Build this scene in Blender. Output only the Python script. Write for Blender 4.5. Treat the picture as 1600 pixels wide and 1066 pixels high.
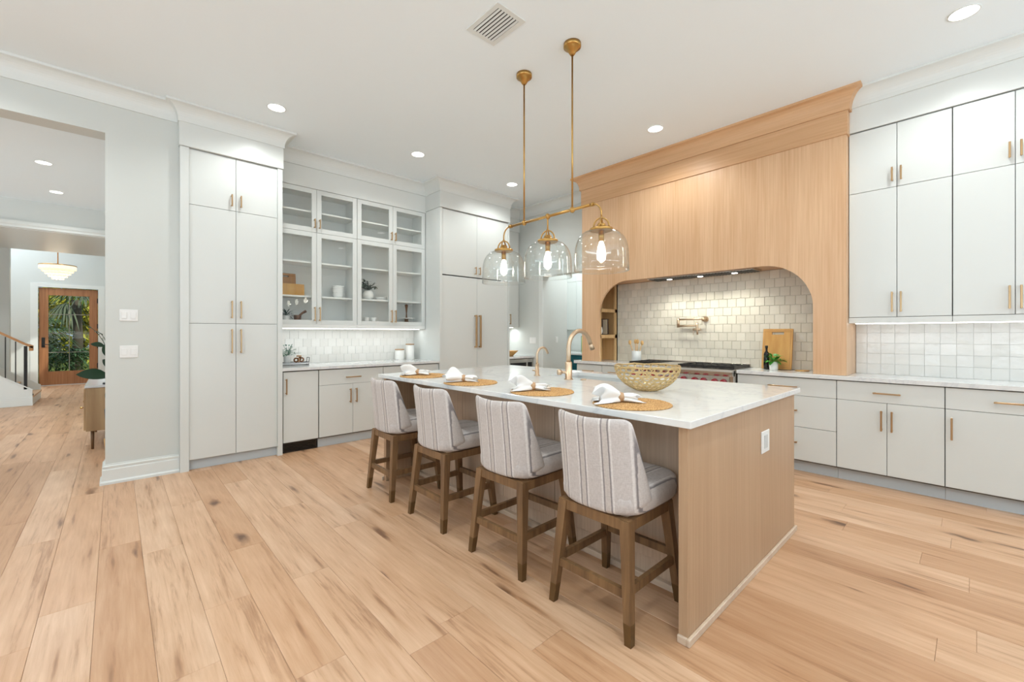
import bpy, bmesh, math, random
from math import sin, cos, pi, sqrt, atan2, radians
from mathutils import Vector, Matrix
random.seed(7)
for o in list(bpy.data.objects): bpy.data.objects.remove(o)
SC = bpy.context.scene
COL = SC.collection

# ------------------------------------------------------------------ camera, world, lights, exposure
CAMH = 1.262
cd = bpy.data.cameras.new('camera'); cam = bpy.data.objects.new('camera', cd); COL.objects.link(cam)
cam.location = (0, 0, CAMH); cam.rotation_euler = (radians(90), 0, radians(47.21 - 90))
cd.sensor_width = 36; cd.lens = 670.2 / 1600 * 36; cd.shift_y = -11.5 / 1600
cd.clip_start = 0.02; cd.clip_end = 300
SC.camera = cam
SC.view_settings.view_transform = 'Standard'; SC.view_settings.look = 'None'
SC.view_settings.gamma = 1; SC.view_settings.use_curve_mapping = False
SC.view_settings.exposure = -0.92
w = bpy.data.worlds.new('sky'); SC.world = w; w.use_nodes = True
wn = w.node_tree
bg = wn.nodes['Background']
bg.inputs['Color'].default_value = (0.62, 0.80, 1.0, 1); bg.inputs['Strength'].default_value = 1.1

WB = (.922, 1.0, 1.075)   # camera white balance carried by the light colours
def lamp(name, kind, loc, energy, color=(1, 1, 1), rot=(0, 0, 0), **kw):
    d = bpy.data.lights.new(name, kind); d.energy = energy; d.color = (color[0] * WB[0], color[1] * WB[1], color[2] * WB[2])
    for k, v in kw.items(): setattr(d, k, v)
    o = bpy.data.objects.new(name, d); COL.objects.link(o); o.location = loc; o.rotation_euler = rot
    return o
lamp('sun', 'SUN', (20, 0, 30), 4.0, (1, .95, .82), (radians(38), radians(28), 0), angle=.02)
# daylight panels at the rear and left openings, turned upwards to brighten the ceiling
WIN_E = 470
lamp('daylight_rear', 'AREA', (.7, -4.6, 1.2), WIN_E * 1.35, (.95, .98, 1), (radians(170), 0, 0), shape='RECTANGLE', size=8.2, size_y=2.4)
lamp('daylight_left', 'AREA', (-4.6, 0.2, 1.3), WIN_E * 1.1, (.95, .98, 1), (radians(170), 0, radians(-90)), shape='RECTANGLE', size=5.4, size_y=2.6)
lamp('daylight_hall', 'AREA', (-4.6, 8.4, 1.6), 150, (.95, .98, 1), (radians(90), 0, radians(-90)), shape='RECTANGLE', size=2.6, size_y=2.2)

# ------------------------------------------------------------------ materials
def s2l(c): return tuple(((v / 255) / 12.92 if v / 255 <= .04045 else ((v / 255 + .055) / 1.055) ** 2.4) for v in c)
def rgba(c): return (*s2l(c), 1)
def mat(name, col, rough=.5, metal=0, **kw):
    m = bpy.data.materials.new(name); m.use_nodes = True
    b = m.node_tree.nodes['Principled BSDF']
    b.inputs['Base Color'].default_value = rgba(col); b.inputs['Roughness'].default_value = rough
    b.inputs['Metallic'].default_value = metal
    for k, v in kw.items(): b.inputs[k.replace('_', ' ')].default_value = v
    return m
def N(m, t, **kw):
    n = m.node_tree.nodes.new(t)
    for k, v in kw.items():
        if k == 'op': n.operation = v
        elif hasattr(n, k): setattr(n, k, v)
        else: n.inputs[k.replace('_', ' ')].default_value = v
    return n
def L(m, a, b): m.node_tree.links.new(a, b)
def BS(m): return m.node_tree.nodes['Principled BSDF']
def ramp(m, fac, stops):
    r = N(m, 'ShaderNodeValToRGB'); e = r.color_ramp.elements
    e[0].position, e[0].color = stops[0][0], rgba(stops[0][1])
    e[1].position, e[1].color = stops[-1][0], rgba(stops[-1][1])
    for p, c in stops[1:-1]:
        q = e.new(p); q.color = rgba(c)
    L(m, fac, r.inputs['Fac']); return r.outputs['Color']
def bump(m, h, strength=.1, dist=.01):
    b = N(m, 'ShaderNodeBump'); b.inputs['Strength'].default_value = strength; b.inputs['Distance'].default_value = dist
    L(m, h, b.inputs['Height']); L(m, b.outputs['Normal'], BS(m).inputs['Normal'])
def mapped(m, scale=(1, 1, 1), rand=0):
    tc = N(m, 'ShaderNodeTexCoord'); mp = N(m, 'ShaderNodeMapping'); mp.inputs['Scale'].default_value = scale
    L(m, tc.outputs['Object'], mp.inputs['Vector'])
    if rand:
        oi = N(m, 'ShaderNodeObjectInfo'); mu = N(m, 'ShaderNodeMath', op='MULTIPLY'); mu.inputs[1].default_value = rand
        L(m, oi.outputs['Random'], mu.inputs[0]); cx = N(m, 'ShaderNodeCombineXYZ')
        for i in range(3): L(m, mu.outputs[0], cx.inputs[i])
        L(m, cx.outputs[0], mp.inputs['Location'])
    return mp.outputs['Vector']
def noise(m, vec, scale=5, detail=4, rough=.5, dist=0):
    n = N(m, 'ShaderNodeTexNoise'); n.inputs['Scale'].default_value = scale; n.inputs['Detail'].default_value = detail
    n.inputs['Roughness'].default_value = rough; n.inputs['Distortion'].default_value = dist
    L(m, vec, n.inputs['Vector']); return n.outputs['Fac']
def mix(m, fac, a, b, mode='MIX'):
    x = N(m, 'ShaderNodeMix'); x.data_type = 'RGBA'; x.blend_type = mode
    for sock, v in ((x.inputs['Factor'], fac), (x.inputs[6], a), (x.inputs[7], b)):
        if isinstance(v, (int, float)): sock.default_value = v
        elif isinstance(v, tuple): sock.default_value = v if len(v) == 4 else rgba(v)
        else: L(m, v, sock)
    return x.outputs[2]
def math_(m, op, a, b=None):
    x = N(m, 'ShaderNodeMath', op=op)
    for i, v in enumerate((a, b)):
        if v is None: continue
        if isinstance(v, (int, float)): x.inputs[i].default_value = v
        else: L(m, v, x.inputs[i])
    return x.outputs[0]
def painted(name, col, rough=.5):
    m = mat(name, col, rough); v = mapped(m)
    bump(m, noise(m, v, 180, 3), .03, .002); return m
def wood(name, light, dark, axis=2, rough=.45, fine=55, grain=.5, rand=0):
    m = mat(name, light, rough)
    sc = [fine, fine, fine]; sc[axis] = 1.6
    v = mapped(m, tuple(sc), rand); n1 = noise(m, v, 1.0, 5, .6)
    sc2 = [5, 5, 5]; sc2[axis] = .5
    v2 = mapped(m, tuple(sc2), rand); n2 = noise(m, v2, 1.0, 3, .5, .6)
    f = math_(m, 'ADD', math_(m, 'MULTIPLY', n1, grain), math_(m, 'MULTIPLY', n2, 1 - grain))
    c = ramp(m, f, [(.36, dark), (.62, light)]); L(m, c, BS(m).inputs['Base Color']); bump(m, n1, .06, .002)
    return m
M = {}
M['wall'] = painted('wall_paint', (211, 214, 209), .6)
M['ceil'] = painted('ceiling_paint', (242, 250, 253), .7)
M['trim'] = painted('trim_paint', (226, 229, 225), .35)
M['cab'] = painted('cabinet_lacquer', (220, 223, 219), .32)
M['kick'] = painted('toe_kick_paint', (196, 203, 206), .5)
M['cabin'] = mat('cabinet_inside', (236, 237, 233), .5)
M['gap'] = mat('dark_gap', (104, 102, 98), .9)
M['hood'] = wood('hood_oak', (226, 188, 149), (207, 163, 122), 2, .33, 70, .55)
M['hoodh'] = wood('hood_oak_cross', (218, 176, 134), (200, 154, 110), 1, .42, 60, .5)
M['cubby'] = wood('niche_oak', (222, 186, 134), (200, 158, 104), 2, .45, 60)
M['isl'] = wood('island_whitewashed_oak', (216, 192, 168), (198, 171, 145), 2, .45, 75, .6)
M['isl_end_shade'] = wood('island_oak_end_shaded', (194, 162, 130), (180, 147, 115), 2, .4, 75, .6)  # browner oak, darkened so the end panels carry their shade in the colour
M['islh'] = wood('island_oak_shoe', (222, 200, 176), (206, 182, 158), 1, .45, 50, .5)
M['stool'] = wood('stool_wood', (140, 106, 70), (100, 72, 46), 2, .5, 40, .6, 3)
M['cap_grey'] = mat('muntin_grey', (140, 136, 124), .5)
M['cap'] = mat('leg_cap', (112, 88, 56), .35, .6)
M['doorwood'] = wood('mahogany', (176, 122, 80), (142, 92, 56), 2, .4, 40, .6)
M['rail'] = wood('handrail_wood', (190, 140, 90), (165, 115, 70), 0, .4, 40)
M['tread'] = wood('tread_oak', (214, 174, 134), (190, 148, 108), 1, .45, 30)
M['console'] = wood('console_oak', (200, 168, 128), (168, 134, 96), 2, .5, 14, .35)
M['board'] = wood('cutting_board_wood', (222, 176, 106), (200, 146, 76), 2, .5, 20, .5, 2)
M['board2'] = wood('serving_board_wood', (200, 148, 92), (176, 122, 68), 2, .5, 20, .5, 2)
M['darkwood'] = wood('dark_wood', (128, 88, 56), (92, 60, 38), 2, .5, 30, .6, 2)
M['utensil'] = wood('utensil_wood', (226, 184, 122), (204, 158, 98), 2, .5, 30, .6, 2)
M['brass'] = mat('aged_brass', (190, 150, 88), .28, 1.0)
M['pull'] = mat('champagne_bronze', (196, 164, 124), .3, 1.0)
M['faucet'] = mat('champagne_faucet', (212, 188, 160), .3, 1.0)
M['steel'] = mat('stainless_steel', (205, 200, 194), .22, 1.0)
M['black'] = mat('black_iron', (24, 23, 22), .4)
M['blackg'] = mat('black_gloss', (20, 20, 20), .1)
M['red'] = mat('red_knob', (150, 20, 40), .25)
M['white_c'] = mat('white_ceramic', (236, 235, 230), .25)
M['grey_c'] = mat('grey_ceramic', (206, 208, 206), .35)
M['soil'] = mat('soil', (60, 45, 34), .9)
M['cream'] = mat('cream_card', (222, 208, 180), .7)
M['plastic'] = mat('white_plastic', (238, 238, 235), .35)
M['leaf'] = mat('leaf_green', (70, 150, 50), .45)
M['leafd'] = mat('leaf_dark', (38, 66, 44), .35)
M['leafg'] = mat('leaf_grey_green', (98, 132, 112), .6)
M['teal'] = mat('teal_paint', (16, 100, 112), .4)
M['mirror_y'] = mat('yellow_art', (222, 218, 130), .5)
M['frame_d'] = mat('dark_frame', (70, 50, 42), .5)
M['pot'] = mat('charcoal_pot', (52, 54, 54), .5)
M['linen'] = mat('white_linen', (240, 238, 234), .9)
M['ring'] = wood('ring_wood', (206, 170, 132), (176, 138, 100), 0, .6, 60)
M['pinkish'] = mat('blush_book', (200, 170, 160), .7)
def emis(name, col, st):
    m = mat(name, col, .4); b = BS(m); b.inputs['Emission Color'].default_value = rgba(col); b.inputs['Emission Strength'].default_value = st; return m
M['lamp'] = emis('downlight_lens', (255, 250, 240), 14)
M['led'] = emis('led_strip', (255, 252, 246), 8)
M['bulb'] = emis('bulb_glow', (255, 246, 230), 26)
M['shell'] = emis('capiz_shell', (255, 236, 208), .9)
# glass
def glassmat(name, tint=(1, 1, 1), refl=.9, base=0.0):
    m = bpy.data.materials.new(name); m.use_nodes = True; nt = m.node_tree; nt.nodes.clear()
    out = nt.nodes.new('ShaderNodeOutputMaterial'); mx = nt.nodes.new('ShaderNodeMixShader')
    tr = nt.nodes.new('ShaderNodeBsdfTransparent'); tr.inputs[0].default_value = (*tint, 1)
    gl = nt.nodes.new('ShaderNodeBsdfGlossy'); gl.inputs['Roughness'].default_value = .015
    fr = nt.nodes.new('ShaderNodeFresnel'); fr.inputs[0].default_value = 1.5
    ge = nt.nodes.new('ShaderNodeNewGeometry'); io = nt.nodes.new('ShaderNodeMapRange'); io.inputs['To Min'].default_value = 1.5; io.inputs['To Max'].default_value = 1 / 1.5
    nt.links.new(ge.outputs['Backfacing'], io.inputs['Value']); nt.links.new(io.outputs[0], fr.inputs[0])   # same sheet reflectance from both sides
    a = nt.nodes.new('ShaderNodeMath'); a.operation = 'MULTIPLY_ADD'; a.inputs[1].default_value = refl; a.inputs[2].default_value = base
    nt.links.new(fr.outputs[0], a.inputs[0]); nt.links.new(a.outputs[0], mx.inputs[0])
    nt.links.new(tr.outputs[0], mx.inputs[1]); nt.links.new(gl.outputs[0], mx.inputs[2]); nt.links.new(mx.outputs[0], out.inputs[0])
    return m
M['pane'] = glassmat('cabinet_glass', (.99, .995, .99), .6, .0)
M['door_pane'] = glassmat('entry_door_glass', (.97, .98, .97), .15, 0)
M['shade'] = glassmat('pendant_glass', (.985, .995, .99), .85, .025)
M['tile_grout'] = mat('tile_grout', (218, 211, 197), .9)
def tilemat(name, c1, c2):
    m = mat(name, c1, .12); oi = N(m, 'ShaderNodeObjectInfo')
    c = ramp(m, oi.outputs['Random'], [(0, c1), (1, c2)]); v = mapped(m, (1, 1, 1), 4)
    n = noise(m, v, 9, 3, .5); cc = mix(m, math_(m, 'MULTIPLY', n, .25), c, c2)
    L(m, cc, BS(m).inputs['Base Color']); bump(m, noise(m, v, 22, 2, .4), .35, .006); return m
M['tile'] = tilemat('zellige_cream', (236, 229, 214), (222, 215, 199))
M['tilew'] = tilemat('zellige_white', (238, 237, 232), (228, 227, 221))
# marble / quartz
def marble(name):
    m = mat(name, (238, 238, 235), .07); v = mapped(m, (1, 1, 1))
    n = noise(m, v, 1.3, 4, .6, 1.6)
    vein = math_(m, 'ABSOLUTE', math_(m, 'SUBTRACT', n, .5))
    c = ramp(m, vein, [(0, (214, 216, 217)), (.010, (228, 229, 228)), (.04, (236, 236, 233))])
    v2 = mapped(m, (11, .9, 4)); n2 = noise(m, v2, 1.4, 3, .5, .8)
    c2 = mix(m, math_(m, 'MULTIPLY', n2, .6), c, (208, 210, 209))
    L(m, c2, BS(m).inputs['Base Color']); return m
M['quartz'] = marble('veined_quartz')
# floor
def floormat():
    m = mat('oak_plank', (222, 180, 138), .36)
    oi = N(m, 'ShaderNodeObjectInfo'); R = oi.outputs['Random']
    v = mapped(m, (48, 2.6, 10), 37); g = noise(m, v, 1, 7, .68, .4)
    v2 = mapped(m, (7, .55, 2), 53); g2 = noise(m, v2, 1, 3, .55, 1.2)
    base = ramp(m, R, [(0, (228, 194, 163)), (.35, (223, 185, 151)), (.7, (216, 175, 139)), (1, (202, 160, 124))])
    f = math_(m, 'ADD', math_(m, 'MULTIPLY', g, .55), math_(m, 'MULTIPLY', g2, .45))
    tone = ramp(m, f, [(.33, (180, 156, 132)), (.45, (234, 224, 214)), (.64, (255, 255, 255))])
    c = mix(m, .9, base, tone, 'MULTIPLY')
    # cathedral rings
    v3 = mapped(m, (1, .12, 1), 19); wv = N(m, 'ShaderNodeTexWave'); wv.wave_type = 'RINGS'; wv.inputs['Scale'].default_value = 9
    wv.inputs['Distortion'].default_value = 7; wv.inputs['Detail'].default_value = 3; wv.inputs['Detail Scale'].default_value = 1.2
    L(m, v3, wv.inputs['Vector'])
    c = mix(m, math_(m, 'MULTIPLY', math_(m, 'SUBTRACT', 1.0, wv.outputs['Fac']), .14), c, (176, 130, 88))
    # knots: sparse dark elongated spots and cracks
    for (sx, sy, rd, th, amt, colk, gt) in ((3.0, 1.15, 71, .095, .9, (88, 55, 34), .66), (5.6, .9, 29, .085, .8, (104, 66, 42), .62), (12, 1.1, 43, .10, .6, (130, 88, 56), .62)):
        vk = mapped(m, (sx, sy, 0.01), rd); vo = N(m, 'ShaderNodeTexVoronoi'); vo.voronoi_dimensions = '2D'; vo.inputs['Scale'].default_value = 1; vo.inputs['Randomness'].default_value = 1
        nn = N(m, 'ShaderNodeTexNoise'); nn.inputs['Scale'].default_value = 5; nn.inputs['Detail'].default_value = 5
        L(m, vk, nn.inputs['Vector']); mv = N(m, 'ShaderNodeMix'); mv.data_type = 'VECTOR'; mv.inputs['Factor'].default_value = .20
        L(m, vk, mv.inputs[4]); L(m, nn.outputs['Color'], mv.inputs[5]); L(m, mv.outputs[1], vo.inputs['Vector'])
        gate = math_(m, 'GREATER_THAN', N(m, 'ShaderNodeSeparateColor').outputs[0], .5)
        sp = [n for n in m.node_tree.nodes if n.bl_idname == 'ShaderNodeSeparateColor'][-1]; L(m, vo.outputs['Color'], sp.inputs[0])
        gate.node.inputs[1].default_value = gt
        halo = N(m, 'ShaderNodeMapRange'); halo.inputs['From Min'].default_value = th * 2.6; halo.inputs['From Max'].default_value = th * .6
        L(m, vo.outputs['Distance'], halo.inputs['Value'])
        core = N(m, 'ShaderNodeMapRange'); core.inputs['From Min'].default_value = th; core.inputs['From Max'].default_value = th * .25
        L(m, vo.outputs['Distance'], core.inputs['Value'])
        c = mix(m, math_(m, 'MULTIPLY', math_(m, 'MULTIPLY', halo.outputs[0], gate), .38), c, (170, 120, 78))
        c = mix(m, math_(m, 'MULTIPLY', math_(m, 'MULTIPLY', core.outputs[0], gate), amt), c, colk)
    L(m, c, BS(m).inputs['Base Color']); bump(m, g, .08, .003)
    return m
M['plank'] = floormat()
M['subfloor'] = mat('plank_gap', (176, 134, 98), .9)
# striped linen for stools
def fabric():
    m = mat('striped_linen', (214, 206, 198), .95); tc = N(m, 'ShaderNodeTexCoord'); sx = N(m, 'ShaderNodeSeparateXYZ')
    L(m, tc.outputs['Object'], sx.inputs[0])
    nz = noise(m, tc.outputs['Object'], 30, 2); y = math_(m, 'ADD', sx.outputs['Y'], math_(m, 'MULTIPLY', nz, .003))
    p = math_(m, 'FRACT', math_(m, 'ADD', math_(m, 'DIVIDE', y, .118), 10.32))
    base = (208, 201, 197); wh = (226, 221, 217); dk = (138, 132, 132); tn = (206, 198, 192)
    r = N(m, 'ShaderNodeValToRGB'); e = r.color_ramp.elements
    st = [(0, base), (.27, base), (.28, wh), (.33, wh), (.34, base), (.37, dk), (.395, dk), (.405, tn), (.595, tn), (.605, dk), (.63, dk), (.66, base), (.67, wh), (.72, wh), (.73, base), (1, base)]
    e[0].position = 0; e[0].color = rgba(base); e[1].position = 1; e[1].color = rgba(base)
    for q, c in st[1:-1]:
        k = e.new(q); k.color = rgba(c)
    L(m, p, r.inputs['Fac'])
    wv = noise(m, mapped(m, (260, 260, 60)), 1, 2); wv2 = noise(m, mapped(m, (60, 60, 420)), 1, 2)
    wf = math_(m, 'MULTIPLY', math_(m, 'ADD', wv, wv2), .5)
    c = mix(m, .35, r.outputs['Color'], ramp(m, wf, [(.38, (196, 190, 186)), (.6, (255, 255, 255))]), 'MULTIPLY')
    L(m, c, BS(m).inputs['Base Color']); bump(m, wf, .25, .002); BS(m).inputs['Sheen Weight'].default_value = .15
    return m
M['fabric'] = fabric()
def wovenmat():
    m = mat('woven_seagrass', (206, 158, 98), .85); v = mapped(m)
    n = noise(m, v, 160, 3, .6); n2 = noise(m, v, 14, 2)
    L(m, ramp(m, n, [(.3, (158, 108, 58)), (.5, (206, 158, 98)), (.7, (230, 190, 134))]), BS(m).inputs['Base Color'])
    bump(m, n, .6, .004); return m
M['woven'] = wovenmat()
M['goldwire'] = mat('pale_gold', (214, 188, 138), .32, .85)
M['chmarble'] = mat('console_marble', (226, 228, 230), .15)
M['grass'] = mat('lawn', (140, 150, 62), .9)
M['fol'] = {}
for nm, c in (('a', (84, 124, 56)), ('b', (150, 172, 60)), ('c', (88, 120, 76)), ('d', (214, 204, 70)), ('e', (128, 136, 104))):
    M['fol'][nm] = mat('foliage_' + nm, c, .6)
M['bark'] = mat('bark', (110, 96, 80), .9)
M['road'] = mat('pale_drive', (176, 172, 150), .9)

# ------------------------------------------------------------------ mesh helpers
class MB:
    def __init__(s, *a): s.v = []; s.f = []; s.sm = []
    def add(s, vs, fs, smooth=False):
        n = len(s.v); s.v += [tuple(p) for p in vs]; s.f += [tuple(n + i for i in f) for f in fs]; s.sm += [smooth] * len(fs); return s
    def box(s, x0, x1, y0, y1, z0, z1, bev=0):
        if x0 > x1: x0, x1 = x1, x0
        if y0 > y1: y0, y1 = y1, y0
        if z0 > z1: z0, z1 = z1, z0
        if bev <= 0:
            vs = [(x, y, z) for x in (x0, x1) for y in (y0, y1) for z in (z0, z1)]
            return s.add(vs, [(0, 1, 3, 2), (4, 6, 7, 5), (0, 4, 5, 1), (2, 3, 7, 6), (0, 2, 6, 4), (1, 5, 7, 3)])
        b = min(bev, (x1 - x0) * .45, (y1 - y0) * .45, (z1 - z0) * .45)
        X = ((x0, x0 + b), (x1, x1 - b)); Y = ((y0, y0 + b), (y1, y1 - b)); Z = ((z0, z0 + b), (z1, z1 - b))
        vs = []; idx = {}
        for i in (0, 1):
            for j in (0, 1):
                for k in (0, 1):
                    for a in range(3):
                        idx[(i, j, k, a)] = len(vs)
                        vs.append((X[i][0 if a == 0 else 1], Y[j][0 if a == 1 else 1], Z[k][0 if a == 2 else 1]))
        g = lambda i, j, k, a: idx[(i, j, k, a)]
        fs = []
        for i in (0, 1):
            q = [g(i, 0, 0, 0), g(i, 1, 0, 0), g(i, 1, 1, 0), g(i, 0, 1, 0)]; fs.append(q if i else q[::-1])
            q = [g(0, i, 0, 1), g(0, i, 1, 1), g(1, i, 1, 1), g(1, i, 0, 1)]; fs.append(q if i else q[::-1])
            q = [g(0, 0, i, 2), g(1, 0, i, 2), g(1, 1, i, 2), g(0, 1, i, 2)]; fs.append(q if i else q[::-1])
        for i in (0, 1):
            for j in (0, 1):
                q = [g(i, j, 0, 0), g(i, j, 0, 1), g(i, j, 1, 1), g(i, j, 1, 0)]; fs.append(q if i == j else q[::-1])
                q = [g(i, 0, j, 0), g(i, 1, j, 0), g(i, 1, j, 2), g(i, 0, j, 2)]; fs.append(q if i == j else q[::-1])
                q = [g(0, i, j, 1), g(0, i, j, 2), g(1, i, j, 2), g(1, i, j, 1)]; fs.append(q if i == j else q[::-1])
                for k in (0, 1):
                    q = [g(i, j, k, 0), g(i, j, k, 1), g(i, j, k, 2)]; fs.append(q if (i + j + k) % 2 else q[::-1])
        return s.add(vs, fs)
    def lathe(s, cx, cy, prof, n=24, smooth=True, cap=True, sx=1, sy=1):
        vs = []; fs = []
        for (r, z) in prof:
            for i in range(n):
                a = 2 * pi * i / n; vs.append((cx + r * cos(a) * sx, cy + r * sin(a) * sy, z))
        for k in range(len(prof) - 1):
            for i in range(n):
                j = (i + 1) % n; fs.append((k * n + i, k * n + j, (k + 1) * n + j, (k + 1) * n + i))
        s.add(vs, fs, smooth)
        if cap:
            m = len(s.v) - len(vs)
            if prof[0][0] > 1e-5: s.f.append(tuple(m + i for i in range(n))[::-1]); s.sm.append(False)
            if prof[-1][0] > 1e-5: s.f.append(tuple(m + (len(prof) - 1) * n + i for i in range(n))); s.sm.append(False)
        return s
    def tube(s, pts, r, n=8, smooth=True, cap=True):
        pts = [Vector(p) for p in pts]; R = r if isinstance(r, (list, tuple)) else [r] * len(pts)
        vs = []; fs = []; up = None
        for i, p in enumerate(pts):
            t = (pts[min(i + 1, len(pts) - 1)] - pts[max(i - 1, 0)]).normalized()
            if up is None: up = Vector((0, 0, 1)) if abs(t.z) < .9 else Vector((1, 0, 0))
            a = t.cross(up); a = a.normalized() if a.length > 1e-6 else t.orthogonal().normalized()
            b = a.cross(t).normalized(); up = b
            for k in range(n):
                g = 2 * pi * k / n; vs.append(p + (a * cos(g) + b * sin(g)) * R[i])
        for i in range(len(pts) - 1):
            for k in range(n):
                j = (k + 1) % n; fs.append((i * n + k, (i + 1) * n + k, (i + 1) * n + j, i * n + j))
        s.add(vs, fs, smooth)
        if cap:
            m = len(s.v) - len(vs)
            s.f.append(tuple(m + i for i in range(n))); s.sm.append(False)
            s.f.append(tuple(m + (len(pts) - 1) * n + i for i in range(n))[::-1]); s.sm.append(False)
        return s
    def beam(s, p0, p1, w0, d0, w1=None, d1=None, bev=0):
        # square-section bar between two points, sections kept level (x width w, y depth d)
        w1 = w0 if w1 is None else w1; d1 = d0 if d1 is None else d1
        vs = []
        for p, ww, dd in ((p0, w0, d0), (p1, w1, d1)):
            for a, b in ((-1, -1), (1, -1), (1, 1), (-1, 1)): vs.append((p[0] + a * ww / 2, p[1] + b * dd / 2, p[2]))
        return s.add(vs, [(3, 2, 1, 0), (4, 5, 6, 7), (0, 1, 5, 4), (1, 2, 6, 5), (2, 3, 7, 6), (3, 0, 4, 7)])
    def bar(s, p0, p1, w, h):
        p0 = Vector(p0); p1 = Vector(p1); t = (p1 - p0).normalized(); up = Vector((0, 0, 1))
        if abs(t.z) > .95: up = Vector((0, 1, 0))
        a = t.cross(up).normalized(); b = a.cross(t).normalized(); vs = []
        for p in (p0, p1):
            for i, j in ((-1, -1), (1, -1), (1, 1), (-1, 1)): vs.append(p + a * w / 2 * i + b * h / 2 * j)
        return s.add(vs, [(3, 2, 1, 0), (4, 5, 6, 7), (0, 1, 5, 4), (1, 2, 6, 5), (2, 3, 7, 6), (3, 0, 4, 7)])
    def prism(s, poly, axis, lo, hi):
        # poly = list of (u,v); axis 0: (y,z); 1: (x,z); 2: (x,y)
        mk = {0: lambda u, v, t: (t, u, v), 1: lambda u, v, t: (u, t, v), 2: lambda u, v, t: (u, v, t)}[axis]
        n = len(poly); vs = [mk(u, v, lo) for u, v in poly] + [mk(u, v, hi) for u, v in poly]
        fs = [tuple(range(n)), tuple(range(2 * n - 1, n - 1, -1))] + [(i, n + i, n + (i + 1) % n, (i + 1) % n) for i in range(n)]
        return s.add(vs, fs)
    def sphere(s, c, r, n=12, m=8, sc=(1, 1, 1)):
        prof = [(r * sin(pi * k / m), c[2] - r * cos(pi * k / m) * sc[2]) for k in range(m + 1)]
        prof[0] = (1e-4, prof[0][1]); prof[-1] = (1e-4, prof[-1][1])
        return s.lathe(c[0], c[1], prof, n, True, True, sc[0], sc[1])
    def leaf(s, base, d, length, width, up=Vector((0, 0, 1)), droop=.3, n=4, fold=.15):
        d = Vector(d).normalized(); side = d.cross(up); side = side.normalized() if side.length > 1e-4 else Vector((1, 0, 0))
        nrm = side.cross(d).normalized(); vs = []; fs = []
        for i in range(n + 1):
            t = i / n; c = Vector(base) + d * length * t - Vector((0, 0, 1)) * droop * length * t * t
            ww = width * .5 * sin(pi * min(1, .06 + t * .94)) ** .8
            vs += [c - side * ww + nrm * fold * ww, c, c + side * ww + nrm * fold * ww]
        for i in range(n):
            a = i * 3; fs += [(a, a + 1, a + 4, a + 3), (a + 1, a + 2, a + 5, a + 4)]
        return s.add(vs, fs, True)
    def build(s, name, mt, parent=None, loc=None, fix=True):
        me = bpy.data.meshes.new(name)
        if loc is None: loc = ROOT.get(parent.name, Vector((0, 0, 0))) if parent else Vector((0, 0, 0))
        loc = Vector(loc)
        me.from_pydata([tuple(Vector(p) - loc) for p in s.v], [], s.f); me.update()
        for p, q in zip(me.polygons, s.sm): p.use_smooth = q
        if fix:
            b = bmesh.new(); b.from_mesh(me); bmesh.ops.recalc_face_normals(b, faces=b.faces); b.to_mesh(me); b.free()
        me.materials.append(M[mt] if isinstance(mt, str) else mt)
        o = bpy.data.objects.new(name, me); COL.objects.link(o)
        if parent is None: o.location = loc
        else: o.parent = parent
        ROOT[o.name] = loc
        return o
ROOT = {}
def tag(o, label=None, cat=None, group=None, kind=None):
    if label: o['label'] = label
    if cat: o['category'] = cat
    if group: o['group'] = group
    if kind: o['kind'] = kind
    return o
def thing(name, loc, label, cat, group=None, kind=None):
    o = bpy.data.objects.new(name, None); COL.objects.link(o); o.location = loc; o.empty_display_size = .1
    ROOT[o.name] = Vector(loc); return tag(o, label, cat, group, kind)
def B(*a, **k): return MB().box(*a, **k)
def structure(name, mb, mt, parent=None):
    o = mb.build(name, mt, parent)
    if parent is None: o['kind'] = 'structure'
    return o
def kids(o): return [c for c in bpy.data.objects if c.parent == o]
def dup(root, loc, rz=0, label=None):
    r = root.copy(); COL.objects.link(r); r.location = loc; r.rotation_euler = (0, 0, rz)
    if label: r['label'] = label
    for ch in kids(root):
        if ch == r: continue
        c = ch.copy(); COL.objects.link(c); c.parent = r
        for g in kids(ch):
            d = g.copy(); COL.objects.link(d); d.parent = c
    return r

def molding(name, path, prof, mt, parent=None, side=1, closed=False):
    P = [Vector((p[0], p[1])) for p in path]; n = len(P); mb = MB(); np_ = len(prof); vs = []
    for i in range(n):
        ds = []
        if i > 0: ds.append((P[i] - P[i - 1]).normalized())
        if i < n - 1: ds.append((P[i + 1] - P[i]).normalized())
        ns = [Vector((d.y, -d.x)) * side for d in ds]
        if len(ns) == 2:
            m_ = (ns[0] + ns[1]); k = m_.dot(ns[0]); m_ = m_ / k if abs(k) > 1e-6 else ns[0]
        else: m_ = ns[0]
        for (d, z) in prof: vs.append((P[i].x + m_.x * d, P[i].y + m_.y * d, z))
    fs = []
    for i in range(n - 1):
        for k in range(np_):
            j = (k + 1) % np_; fs.append((i * np_ + k, i * np_ + j, (i + 1) * np_ + j, (i + 1) * np_ + k))
    fs += [tuple(range(np_))[::-1], tuple((n - 1) * np_ + k for k in range(np_))]
    mb.add(vs, fs); return mb

CEIL = 3.34
XB, XU, XW = 4.575, 4.68, 5.03        # range wall: door faces, upper door faces, tiled wall
YA, YG, YW = 4.915, 5.25, 5.58        # cabinet wall: door faces, glass door faces, wall
CT, CB = .90, .865                    # counter top and underside

# ------------------------------------------------------------------ structure
sf = B(-5, 9, -4.6, 16.2, -.12, -.012); fl = structure('floor', sf, 'subfloor')
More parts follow.
